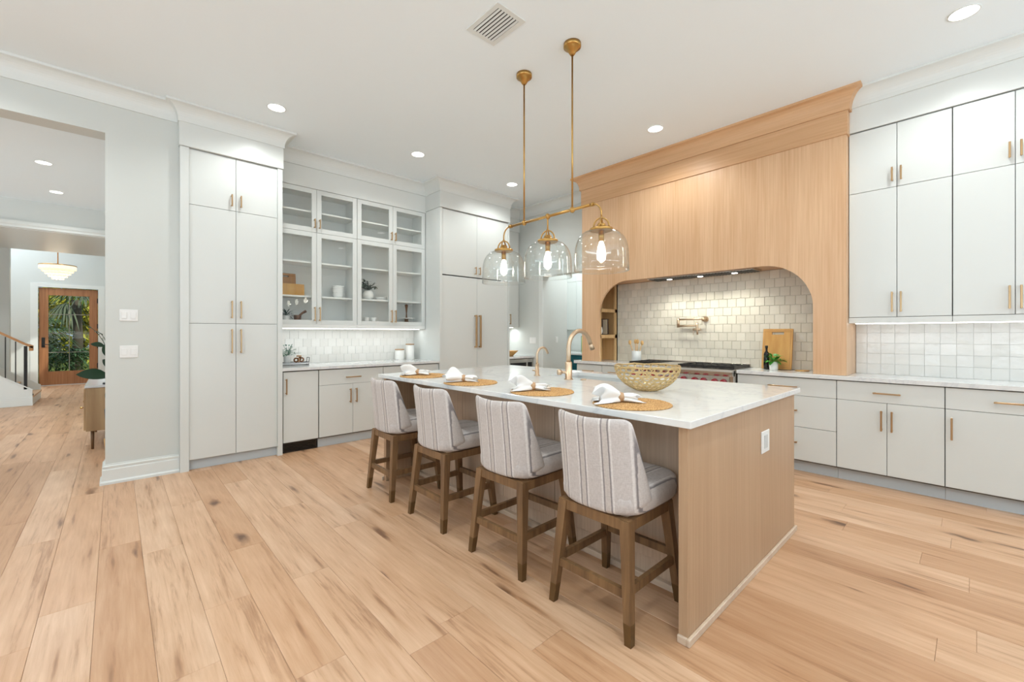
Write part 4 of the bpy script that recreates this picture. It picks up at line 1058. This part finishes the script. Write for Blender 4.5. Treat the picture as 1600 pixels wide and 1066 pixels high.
for i in range(7):
    xx = vx0 + fw + .0145 + i * .0255; mb = MB(); s_ = .0062
    mb.add([(xx - s_, vy0 + fw, CEIL - .002), (xx + s_ * .55, vy0 + fw, CEIL - .010), (xx + s_ * .55, vy1 - fw, CEIL - .010), (xx - s_, vy1 - fw, CEIL - .002), (xx - s_ + .001, vy0 + fw, CEIL - .001), (xx + s_ * .55 + .002, vy0 + fw, CEIL - .009), (xx + s_ * .55 + .002, vy1 - fw, CEIL - .009), (xx - s_ + .001, vy1 - fw, CEIL - .001)],
           [(0, 1, 2, 3), (4, 7, 6, 5), (0, 4, 5, 1), (3, 2, 6, 7), (1, 5, 6, 2), (0, 3, 7, 4)]); mb.build('slat', 'trim', t)

# ------------------------------------------------------------------ switches
def switch(x0, x1, z0, z1, y, label, k_=2, mt='plastic'):
    t = thing('switch_plate', ((x0 + x1) / 2, y, z0), label, 'switch')
    B(x0, x1, y - .006, y, z0, z1, bev=.003).build('cover_plate', mt, t)
    w_ = (x1 - x0) / k_
    for i in range(k_): B(x0 + w_ * i + w_ * .2, x0 + w_ * (i + 1) - w_ * .2, y - .010, y - .006, z0 + (z1 - z0) * .22, z1 - (z1 - z0) * .22, bev=.002).build('rocker', 'plastic', t)
switch(.028, .148, 1.37, 1.47, 4.95, 'upper white switch plate on wall left of the pantry cabinet')
switch(.028, .148, 1.055, 1.16, 4.95, 'lower white double switch plate on wall left of the pantry')
t = thing('switch_plate', (XW, 4.93, 1.16), 'white switch plate on the alcove side wall', 'switch')
B(XW - .006, XW, 4.86, 5.0, 1.10, 1.20, bev=.003).build('cover_plate', 'plastic', t); B(XW - .010, XW - .006, 4.89, 4.92, 1.12, 1.18).build('rocker', 'plastic', t); B(XW - .010, XW - .006, 4.94, 4.97, 1.12, 1.18).build('rocker', 'plastic', t)
switch(5.38, 5.44, 1.11, 1.21, 4.75, 'small switch plate on the grey passage wall beyond doorway', 1)

# ------------------------------------------------------------------ things in the glass cabinets
S2, S0 = 1.7055, 1.4135
def ybox(name, label, cat, x0, x1, y, z0, z1, mt, th=.015, lean_=.08, grp=None):
    mb = MB(); ww = .035; hh = z1 - z0
    if hh > .2:
        c = (x0 + x1) / 2; mb.box(x0, x1, y, y + th, z0, z1 - .045).box(x0, c - ww, y, y + th, z1 - .045, z1 - .028).box(c + ww, x1, y, y + th, z1 - .045, z1 - .028).box(x0, x1, y, y + th, z1 - .028, z1, bev=.002)
    else: mb.box(x0, x1, y, y + th, z0, z1, bev=.002)
    mb.v = [(p[0], p[1] + (p[2] - z0) * lean_, p[2]) for p in mb.v]
    return tag(mb.build(name, mt, None, ((x0 + x1) / 2, y, z0)), label, cat, grp)
ybox('cutting_board', 'taller wooden board with slot handle, behind glass top-left shelf', 'cutting board', 1.36, 1.585, 5.50, S2, S2 + .27, 'board2')
ybox('cutting_board', 'lower wide wooden board leaning in front of taller one behind glass', 'cutting board', 1.40, 1.665, 5.455, S2, S2 + .145, 'board')
potted('succulent_pot', (1.455, 5.42, S0), .045, .06, 'spiky green plant in white pot on lowest glass-cabinet shelf', 40, .10, .014, 'leafd', seed=8, stem=.03)
t = thing('mortar', (1.565, 5.38, S0), 'wooden mortar with a pestle on lowest glass-cabinet shelf', 'mortar')
MB().lathe(1.565, 5.38, [(.03, S0), (.036, S0 + .004), (.042, S0 + .065), (.034, S0 + .065), (.028, S0 + .02), (.001, S0 + .02)], 20).build('cup', 'darkwood', t)
MB().tube([(1.555, 5.38, S0 + .03), (1.615, 5.37, S0 + .09), (1.655, 5.365, S0 + .115)], [.012, .012, .017], 10).build('pestle', 'darkwood', t)
for k_ in range(6):
    z = S2 + .0 + k_ * .022
    tag(MB().lathe(2.05, 5.42, [(.038, z), (.042, z + .002), (.072, z + .042), (.069, z + .042), (.04, z + .008), (.001, z + .006)], 24).build('bowl', 'white_c', None, (2.05, 5.42, z)),
        ['lowest white bowl in the stack behind glass', 'second lowest white bowl in the stack behind glass', 'third white bowl up in the stack behind glass', 'fourth white bowl up in the stack behind glass', 'second from top white bowl in the stack behind glass', 'topmost white bowl in the stack behind glass'][k_], 'bowl', 'stacked white bowls behind glass')
t = thing('leafy_vase', (2.44, 5.42, S2), 'round white vase with leafy green branches behind glass', 'vase')
MB().lathe(2.44, 5.42, [(.04, S2), (.065, S2 + .03), (.072, S2 + .065), (.055, S2 + .11), (.032, S2 + .125), (.028, S2 + .125)], 22).build('vase_body', 'white_c', t)
lm = MB(); st = MB(); rr = random.Random(12)
for i in range(16):
    a = rr.uniform(-pi, pi); e = rr.uniform(.1, 1.4); d = Vector((cos(a) * cos(e), sin(a) * cos(e) * .45, sin(e) * .9)); b0 = Vector((2.44, 5.42, S2 + .12))
    ln = rr.uniform(.10, .19); e1 = b0 + d * ln; e1.y = min(e1.y, 5.54); st.tube([b0, b0.lerp(e1, .5) + Vector((0, 0, .01)), e1], .0016, 4, cap=False)
    for j in range(7):
        p = b0.lerp(e1, .3 + .7 * j / 6); dv = Vector((rr.uniform(-1, 1), rr.uniform(-.8, .3), rr.uniform(-.6, .8)))
        lm.leaf(p, dv, .05, .026, droop=.2, n=3)
st.build('stems', 'leafd', t); lv = lm.build('leaves', 'leafd', t); lv['kind'] = 'stuff'
for k_ in range(3):
    z = S2 + k_ * .014
    tag(MB().lathe(2.62, 5.42, [(.055, z), (.06, z + .002), (.085, z + .016), (.083, z + .018), (.05, z + .006), (.001, z + .005)], 24).build('plate', 'white_c', None, (2.62, 5.42, z)), ['bottom white plate in the low stack beside the leafy vase', 'middle white plate in the low stack beside the leafy vase', 'top white plate in the low stack beside the leafy vase'][k_], 'plate', 'white plates behind glass')
for i, x in enumerate((2.42, 2.52)):
    t = thing('cup', (x, 5.42, S0), ['left small white cup on lowest shelf under the leafy vase', 'right small white cup on lowest shelf under the leafy vase'][i], 'cup', 'white cups behind glass')
    MB().lathe(x, 5.42, [(.028, S0), (.032, S0 + .003), (.038, S0 + .065), (.035, S0 + .065), (.029, S0 + .01), (.001, S0 + .01)], 20).build('cup_body', 'white_c', t)
    MB().tube([(x + .036, 5.42, S0 + .052), (x + .056, 5.42, S0 + .05), (x + .056, 5.42, S0 + .022), (x + .033, 5.42, S0 + .016)], .004, 6).build('handle', 'white_c', t)
t = thing('cake_stand', (3.0, 5.42, S0), 'wooden-footed white stand behind the right glass door', 'cake stand')
MB().lathe(3.0, 5.42, [(.05, S0), (.05, S0 + .006), (.025, S0 + .02), (.025, S0 + .05), (.04, S0 + .055)], 20).build('foot', 'darkwood', t)
MB().lathe(3.0, 5.42, [(.12, S0 + .0555), (.125, S0 + .058), (.125, S0 + .066), (.001, S0 + .066)], 28).build('plate', 'white_c', t)
MB().lathe(3.0, 5.42, [(.02, S0 + .0665), (.012, S0 + .08), (.008, S0 + .13), (.014, S0 + .19), (.017, S0 + .22), (.022, S0 + .238), (.018, S0 + .255), (.001, S0 + .262)], 14).build('knob_handle', 'darkwood', t)

# things on the counter below
t = thing('serving_tray', (1.49, 5.24, CT), 'oval wire-handled tray on the counter beside the pantry cabinet', 'tray')
MB().lathe(1.49, 5.24, [(.15, CT + .022), (.155, CT + .024), (.155, CT + .034), (.15, CT + .034), (.15, CT + .028), (.001, CT + .028)], 32, sx=1, sy=.7).build('tray_deck', 'chmarble', t)
mb = MB(); R_ = (.152, .106)
for z in (CT + .006, CT + .036): mb.tube([(1.49 + R_[0] * cos(2 * pi * i / 32), 5.24 + R_[1] * sin(2 * pi * i / 32), z) for i in range(33)], .0032, 6, cap=False)
for a in (.3, 2.84, 3.44, 5.98): mb.tube([(1.49 + R_[0] * cos(a), 5.24 + R_[1] * sin(a), CT), (1.49 + R_[0] * cos(a), 5.24 + R_[1] * sin(a), CT + .037)], .003, 6)
for s_ in (-1, 1): mb.tube([(1.49 + s_ * .145, 5.24 - .04, CT + .036), (1.49 + s_ * .15, 5.24 - .04, CT + .088), (1.49 + s_ * .15, 5.24 + .04, CT + .088), (1.49 + s_ * .145, 5.24 + .04, CT + .036)], .0035, 6)
mb.build('wire_frame', 'pot', t)
potted('small_eucalyptus', (1.42, 5.25, CT + .0345), .038, .085, 'grey-green sprigs in a pale pot on the wire-handled tray', 60, .034, .022, 'leafg', 'grey_c', seed=6, stem=.085)
t = thing('wooden_knot', (1.54, 5.24, CT + .0345), 'interlocking wooden knot ornament on the wire-handled tray', 'ornament')
for i, (dx, dy, dz, s_) in enumerate(((-.03, 0, .028, 0), (.0, .01, .028, 1), (.028, 0, .03, 0), (0, 0, .072, 2), (.012, 0, .05, 1))):
    c = Vector((1.54 + dx, 5.24 + dy, CT + .0345 + dz)); pts = []
    for q in range(13):
        a = 2 * pi * q / 12; r_ = .021
        pts.append(c + (Vector((cos(a) * r_, 0, sin(a) * r_)) if s_ == 0 else Vector((0, cos(a) * r_, sin(a) * r_)) if s_ == 1 else Vector((cos(a) * r_, sin(a) * r_, 0))))
    MB().tube(pts, .0085, 8, cap=False).build('link', 'ring' if i % 2 else 'darkwood', t)
for i, (x, r_, h) in enumerate(((2.895, .062, .135), (3.055, .058, .205))):
    t = thing('canister', (x, 5.42, CT), ['shorter white lidded canister below the glass-door cabinets', 'taller white lidded canister below the glass-door cabinets'][i], 'canister', 'white canisters')
    MB().lathe(x, 5.42, [(r_ * .97, CT), (r_, CT + .005), (r_, CT + h)], 28).build('canister_body', 'white_c', t)
    MB().lathe(x, 5.42, [(r_ * .9, CT + h), (r_ * 1.04, CT + h + .003), (r_ * 1.04, CT + h + .014), (.001, CT + h + .017)], 28).build('lid', 'ring', t)

# ------------------------------------------------------------------ laundry beyond the doorway
t = thing('teal_cabinet', (6.4, 5.0, 0), 'teal base cabinet seen through the doorway beside the hood', 'cabinet')
B(6.2, 6.84, 4.0, 5.74, .1, .87).build('carcass', 'teal', t)
for a, b in ((4.0, 4.58), (4.58, 5.16), (5.16, 5.74)):
    dr = B(6.18, 6.2, a + .003, b - .003, .68, .865, bev=.002).build('drawer', 'teal', t); MB().box(6.145, 6.155, (a + b) / 2 - .12, (a + b) / 2 + .12, .785, .795).box(6.155, 6.18, (a + b) / 2 - .1, (a + b) / 2 - .09, .785, .795).box(6.155, 6.18, (a + b) / 2 + .09, (a + b) / 2 + .1, .785, .795).build('handle', 'steel', dr)
    B(6.18, 6.2, a + .003, b - .003, .11, .675, bev=.002).build('door', 'teal', t)
tag(B(6.16, 6.845, 4.0, 5.74, .872, .905, bev=.002).build('countertop', 'quartz', None, (6.5, 4.9, .9)), 'white countertop on the teal cabinet beyond the doorway', 'countertop')
t = thing('laundry_wall_cabinet', (6.6, 5.0, 1.34), 'white upper cabinet above teal one beyond the doorway', 'cabinet')
B(6.47, 6.84, 4.0, 5.74, 1.34, 3.1).build('carcass', 'cabin', t)
for a, b in ((4.0, 4.58), (4.58, 5.16), (5.16, 5.74)):
    B(6.45, 6.47, a + .002, b - .002, 1.34, 2.25, bev=.002).build('door', 'cab', t); B(6.45, 6.47, a + .002, b - .002, 2.254, 3.1, bev=.002).build('door', 'cab', t)
lamp('laundry_light', 'AREA', (5.95, 4.3, 3.3), 95, (1, .98, .95), shape='RECTANGLE', size=.7, size_y=1.2)
lamp('strip_light_d', 'AREA', (6.6, 4.8, 1.32), 6, (1, .98, .95), (0, 0, radians(90)), shape='RECTANGLE', size=1.6, size_y=.05)
t = thing('art_panel', (6.78, 5.14, .906), 'small yellow and green framed picture above the teal cabinet', 'picture')
mb = MB().box(6.79, 6.80, 5.05, 5.30, .906, 1.20); mb.build('canvas', 'mirror_y', t)
MB().box(6.785, 6.80, 5.035, 5.05, .906, 1.215).box(6.785, 6.80, 5.30, 5.315, .906, 1.215).box(6.785, 6.80, 5.05, 5.30, 1.20, 1.215).build('frame', 'leafg', t)

# ------------------------------------------------------------------ hall and foyer
# console with plants behind the wall end
t = thing('hall_console', (.0, 7.1, 0), 'pale wood console with marble top, behind the wall end', 'console')
B(-.23, .22, 6.5, 7.75, .205, .672, bev=.003).build('body', 'console', t)
B(-.24, .23, 6.49, 7.76, .674, .70, bev=.002).build('marble_top', 'chmarble', t)
for a in (6.52, 7.13): 
    dd = B(-.248, -.23, a, a + .60, .215, .662, bev=.002).build('door', 'console', t)
    MB().tube([(-.248, a + .03, .46), (-.275, a + .03, .46)], [.005, .010], 10).build('knob', 'brass', dd)
for x, y in ((-.18, 6.56), (-.18, 7.68), (.17, 6.56), (.17, 7.68)): MB().tube([(x, y, 0), (x, y, .205)], [.012, .017], 10).build('leg', 'stool', t)
# rubber plant
t = thing('rubber_plant', (.06, 5.95, 0), 'dark rubber plant with big glossy leaves behind the wall end', 'plant')
MB().lathe(.06, 5.95, [(.11, .0), (.12, .01), (.145, .20), (.13, .20)], 24).build('basket', 'woven', t)
MB().lathe(.06, 5.95, [(.115, .18), (.12, .2), (.14, .50), (.13, .50), (.12, .46)], 24).build('pot', 'pot', t)
MB().lathe(.06, 5.95, [(.123, .462), (.001, .465)], 20, cap=False).build('soil', 'soil', t)
st = MB().tube([(.05, 5.95, .46), (.03, 5.94, .7), (.01, 5.95, .95), (.0, 5.95, 1.25)], [.012, .011, .009, .006], 8)
lvs = [((.02, 5.93, .80), (-1, -.25, .42), .25, .125), ((.0, 5.94, .93), (-.30, -.1, 1), .20, .10), ((.01, 5.95, .86), (-.5, -.6, .9), .16, .09), ((-.01, 5.95, 1.10), (-.9, -.1, .45), .11, .06), ((.0, 5.95, 1.2), (.4, -.2, .9), .2, .09), ((.03, 5.94, .62), (.7, -.4, .2), .22, .1), ((.03, 5.94, .66), (-.35, -.9, .1), .2, .09)]
for b_, d_, l_, w_ in lvs:
    e_ = Vector(b_) + Vector(d_).normalized() * .08; st.tube([b_, e_], .004, 5, cap=False)
    MB().leaf(e_, d_, l_, w_, up=Vector((.15, -.8, .55)), droop=.22, n=7).build('leaf', 'leafd', t)
st.build('stem', 'leafd', t)
t = thing('orchid', (-.02, 6.75, .70), 'thin-stemmed orchid in pale pot on the hall console', 'plant')
MB().lathe(-.02, 6.75, [(.05, .70), (.055, .705), (.06, .80), (.055, .80), (.05, .78)], 18).build('pot', 'grey_c', t)
so = MB(); lo = MB(); rr = random.Random(5)
for k_ in range(3):
    a = (-.25, -.13, .05)[k_]; pts = [(-.02 + a * (s_ / 6) ** 1.6, 6.75 - .05 * k_ * s_ / 6, .79 + (.58 - .08 * k_) * sin(s_ / 6 * 1.5)) for s_ in range(7)]
    so.tube(pts, .003, 5, cap=False)
    for j in range(3, 7):
        for q in range(3): lo.leaf(pts[j], (rr.uniform(-1, 1), rr.uniform(-1, 1), rr.uniform(-.4, .6)), .028, .018, n=3)
so.build('stem', 'leafd', t); fo = lo.build('blossom', 'leafd', t); fo['kind'] = 'stuff'
ll = MB()
for k_ in range(4): ll.leaf((-.02, 6.75, .79), (cos(k_ * 1.6 + .6), sin(k_ * 1.6 + .6), .4), .14, .05, droop=.5, n=5)
ll.build('leaves', 'leafd', t)
tag(B(-.10, .05, 6.55, 6.66, .701, .716, bev=.002).build('book', 'pot', None, (-.02, 6.6, .701)), 'dark flat book on the marble top of hall console', 'book')

# entry door
t = thing('entry_door', ((DX0 + DX1) / 2, DYF + .05, 0), 'brown wooden entry door with eight glass panes in the foyer', 'door'); t['kind'] = 'structure'
dx0, dx1, dz0, dz1 = DX0 + .004, DX1 - .004, .012, 2.372; gx0, gx1, gz0, gz1 = dx0 + .155, dx1 - .155, .34, 2.20
MB().box(dx0, gx0, DYF + .03, DYF + .075, dz0, dz1, bev=.003).build('stile', 'doorwood', t); MB().box(gx1, dx1, DYF + .03, DYF + .075, dz0, dz1, bev=.003).build('stile', 'doorwood', t)
MB().box(gx0, gx1, DYF + .03, DYF + .075, dz0, gz0).build('rail', 'doorwood', t); MB().box(gx0, gx1, DYF + .03, DYF + .075, gz1, dz1).build('rail', 'doorwood', t)
cols = 2; rws = 4
for c in range(cols):
    for r_ in range(rws):
        a = gx0 + (gx1 - gx0) * c / cols; b = gx0 + (gx1 - gx0) * (c + 1) / cols; z0 = gz0 + (gz1 - gz0) * r_ / rws; z1 = gz0 + (gz1 - gz0) * (r_ + 1) / rws
        B(a + .008, b - .008, DYF + .05, DYF + .054, z0 + .008, z1 - .008).build('glass_pane', 'door_pane', t)
mb = MB().box((gx0 + gx1) / 2 - .007, (gx0 + gx1) / 2 + .007, DYF + .038, DYF + .066, gz0, gz1)
for r_ in range(1, rws): z = gz0 + (gz1 - gz0) * r_ / rws; mb.box(gx0, gx1, DYF + .038, DYF + .066, z - .007, z + .007)
mb.build('muntin', 'cap_grey', t)
MB().box(dx0 + .045, dx0 + .10, DYF + .015, DYF + .03, .93, 1.17, bev=.003).tube([(dx0 + .075, DYF + .02, 1.0), (dx0 + .075, DYF - .03, 1.0), (dx0 + .19, DYF - .03, 1.0)], .009, 8).build('handle', 'black', t)
for z in (.45, .95, 1.45, 2.1): B(dx1 - .012, dx1 + .012, DYF - .008, DYF + .03, z - .06, z + .06).build('hinge', 'black', t)
structure('trim_9', B(DX0 - .02, DX1 + .02, DYF - .01, DYF + .14, 0.0, .012), 'kick')

# chandelier
CXh, CYh = -.93, 13.85
ZT_ = 2.78
t = thing('shell_chandelier', (CXh, CYh, 4.3), 'round tiered capiz shell chandelier glowing in the foyer', 'chandelier')
MB().lathe(CXh, CYh, [(.009, ZT_), (.009, 4.25), (.07, 4.27), (.07, 4.2995)], 14).build('rod', 'brass', t)
MB().lathe(CXh, CYh, [(.05, ZT_ + .005), (.295, ZT_ + .005), (.30, ZT_), (.30, ZT_ - .012), (.29, ZT_ - .012)], 36).build('top_ring', 'brass', t)
for k_ in range(5):
    R_ = (.29, .245, .20, .15, .095)[k_]; z = ZT_ - .012 - k_ * .055; mb = MB(); n = int(R_ * 110)
    for i in range(n):
        a = 2 * pi * i / n; px, py = CXh + R_ * cos(a), CYh + R_ * sin(a); tx, ty = -sin(a), cos(a); w_ = R_ * pi / n * 1.05; nx, ny = cos(a) * .003, sin(a) * .003
        pts2 = [(-w_, 0), (w_, 0), (w_, -.062), (w_ * .5, -.08), (-w_ * .5, -.08), (-w_, -.062)]
        vs = [(px + tx * u + nx, py + ty * u + ny, z + v_) for u, v_ in pts2] + [(px + tx * u - nx, py + ty * u - ny, z + v_) for u, v_ in pts2]
        mb.add(vs, [tuple(range(6)), tuple(range(11, 5, -1))] + [(q, 6 + q, 6 + (q + 1) % 6, (q + 1) % 6) for q in range(6)])
    o = mb.build('shell_tier', 'shell', t); o['kind'] = 'stuff'
lamp('chandelier_glow', 'POINT', (CXh, CYh, ZT_ - .15), 40, (1, .88, .7), shadow_soft_size=.2)
lamp('foyer_fill', 'AREA', ((DX0 + DX1) / 2 - 1.6, 14.0, 4.2), 160, (.97, .98, 1), shape='RECTANGLE', size=2.5, size_y=2.0)  # added fill panel below the closed ceiling, brightens foyer and hall

# stairs
t = thing('staircase', (-1.4, 11.9, 0), 'white staircase with oak treads and black balusters at the left edge', 'staircase')
sx = -1.07; run, rise = .27, .172; SY0_, SY1_ = 11.27, 12.44
for i in range(7):
    x1 = sx - i * run; z1 = (i + 1) * rise
    B(x1 - run, x1, SY0_ + .02, SY1_ - .02, 0 if i == 0 else z1 - rise, z1 - .03).build('riser', 'trim', t)
    B(x1 - run, x1 + .02, SY0_ + .02, SY1_ - .02, z1 - .03, z1, bev=.004).build('tread', 'tread', t)
def stringer(y0, y1): return MB().prism([(sx + .005, 0), (sx + .005, .265), (sx - 7 * run, .265 + 7 * run * .70), (sx - 7 * run, 0)], 1, y0, y1)
stringer(SY0_ - .02, SY0_ + .02).build('stringer', 'trim', t); stringer(SY1_ - .02, SY1_).build('skirt_board', 'trim', t)
MB().box(sx - 7 * run, sx + .012, SY0_ - .034, SY0_ - .02, 0, .15, bev=.003).build('base_moulding', 'trim', t)
MB().prism([(sx + .008, .265), (sx + .008, .285), (sx - 7 * run, .285 + 7 * run * .70), (sx - 7 * run, .265 + 7 * run * .70)], 1, SY0_ - .03, SY0_ + .03).build('cap_rail', 'trim', t)
nx = sx - .075
def railz(x): return 1.045 + (nx - x) * .70
MB().box(nx - .02, nx + .02, SY0_ - .02, SY0_ + .02, .29, railz(nx) + .0).build('newel_post', 'black', t)
for k_ in range(1, 15):
    x = nx - k_ * .115; MB().box(x - .007, x + .007, SY0_ - .007, SY0_ + .007, .29 + (nx - x) * .70, railz(x)).build('baluster', 'black', t)
MB().prism([(nx - .035, railz(nx) + .035), (nx + .09, railz(nx) - .045), (nx + .09, railz(nx) + .01), (nx + .0, railz(nx) + .05), (nx - 1.7, railz(nx - 1.7) + .055), (nx - 1.7, railz(nx - 1.7))], 1, SY0_ - .035, SY0_ + .035).build('handrail', 'rail', t)
B(nx + .04, nx + .09, SY0_ - .035, SY0_ + .035, railz(nx) - .085, railz(nx) + .0, bev=.004).build('rail_end', 'rail', t)
B(sx + .001, sx + .012, SY0_ + .03, SY0_ + .07, .16, .20).build('step_light', 'black', t)

# ------------------------------------------------------------------ garden beyond the entry door
structure('ground', B(-30, 25, 16.2, 60, -.3, -.15), 'grass')
def bush(name, c, r, h, mt, n, ll, lw, label, seed, cat='bush'):
    rr = random.Random(seed); mb = MB()
    for i in range(n):
        a = rr.uniform(0, 2 * pi); e = rr.uniform(-.2, 1.5); q = rr.random() ** .4
        p = Vector((c[0] + r * q * cos(a) * cos(e), c[1] + r * q * sin(a) * cos(e), c[2] + h * .5 + h * .5 * q * sin(e) * 1.0 - h * .5 * (rr.random() if e < .3 else 0) * .9))
        mb.leaf(p, (rr.uniform(-1, 1), rr.uniform(-1, 1), rr.uniform(-.4, 1)), ll * rr.uniform(.6, 1.3), lw, droop=.4, n=3)
    t = thing(name, c, label, cat)
    o = mb.build('foliage', M['fol'][mt], t); o['kind'] = 'stuff'
    MB().tube([(c[0], c[1], c[2]), (c[0], c[1], c[2] + h * .6)], .04, 6).build('stem', 'bark', t)
def palm(c, h, label, seed, mt='e', mt2='b', n=26, ll=1.5):
    rr = random.Random(seed); t = thing('palm_tree', c, label, 'palm')
    MB().tube([(c[0], c[1], c[2]), (c[0] + .05, c[1], c[2] + h * .5), (c[0], c[1], c[2] + h)], [.16, .13, .12], 8).build('trunk', 'bark', t)
    mb = MB()
    for i in range(n):
        a = rr.uniform(0, 2 * pi); e = rr.uniform(-.6, 1.1); d = Vector((cos(a) * cos(e), sin(a) * cos(e), sin(e))); b0 = Vector((c[0], c[1], c[2] + h)); tip = b0 + d * ll
        for j in range(9):
            sp = (j - 4) / 4 * .9; dv = Vector((d.x * cos(sp) - d.y * sin(sp), d.x * sin(sp) + d.y * cos(sp), d.z)); mb.leaf(b0 + d * ll * .35, dv, ll * .75, .05, droop=.7, n=4)
    o = mb.build('fronds', M['fol'][mt2], t); o['kind'] = 'stuff'
palm((-1.0, 21.5, -.15), 2.6, 'slim palm seen through the right door panes', 3, mt2='e', ll=1.1, n=16)
palm((-2.0, 20.5, -.15), 1.4, 'low fan palm seen through the left door panes', 4, mt2='c', ll=1.2)
palm((-.4, 24.0, -.15), 3.4, 'taller palm behind the slim one outside', 6, mt2='a', ll=1.6)
bush('garden_bush', (-1.9, 19.0, -.15), 1.0, 1.5, 'e', 900, .28, .05, 'grey-green bush outside, low in the left door panes', 1)
bush('garden_bush', (-.9, 18.6, -.15), .7, .95, 'c', 700, .22, .05, 'dark green bush outside, low in the right door panes', 2)
bush('garden_bush', (-2.9, 23.0, -.15), 1.4, 3.4, 'e', 1300, .3, .09, 'bright green bush outside, high in the left door panes', 3)
bush('garden_hedge', (-1.2, 31.8, -.15), 3.2, 3.4, 'd', 2600, .55, .24, 'sunlit yellow-green hedge behind the palms outside', 14, 'hedge')
bush('garden_tree', (-2.2, 37.5, -.15), 3.6, 8.5, 'd', 2600, .7, .3, 'yellow-green sunlit tree farthest outside the door', 4, 'tree')
bush('garden_tree', (4.6, 39, -.15), 3.4, 8.5, 'b', 2600, .7, .3, 'mid-green tree farthest right outside the door', 5, 'tree')
bush('garden_tree', (-9, 36, -.15), 3.4, 8.0, 'a', 2200, .7, .3, 'deep green tree farthest left outside the door', 9, 'tree')
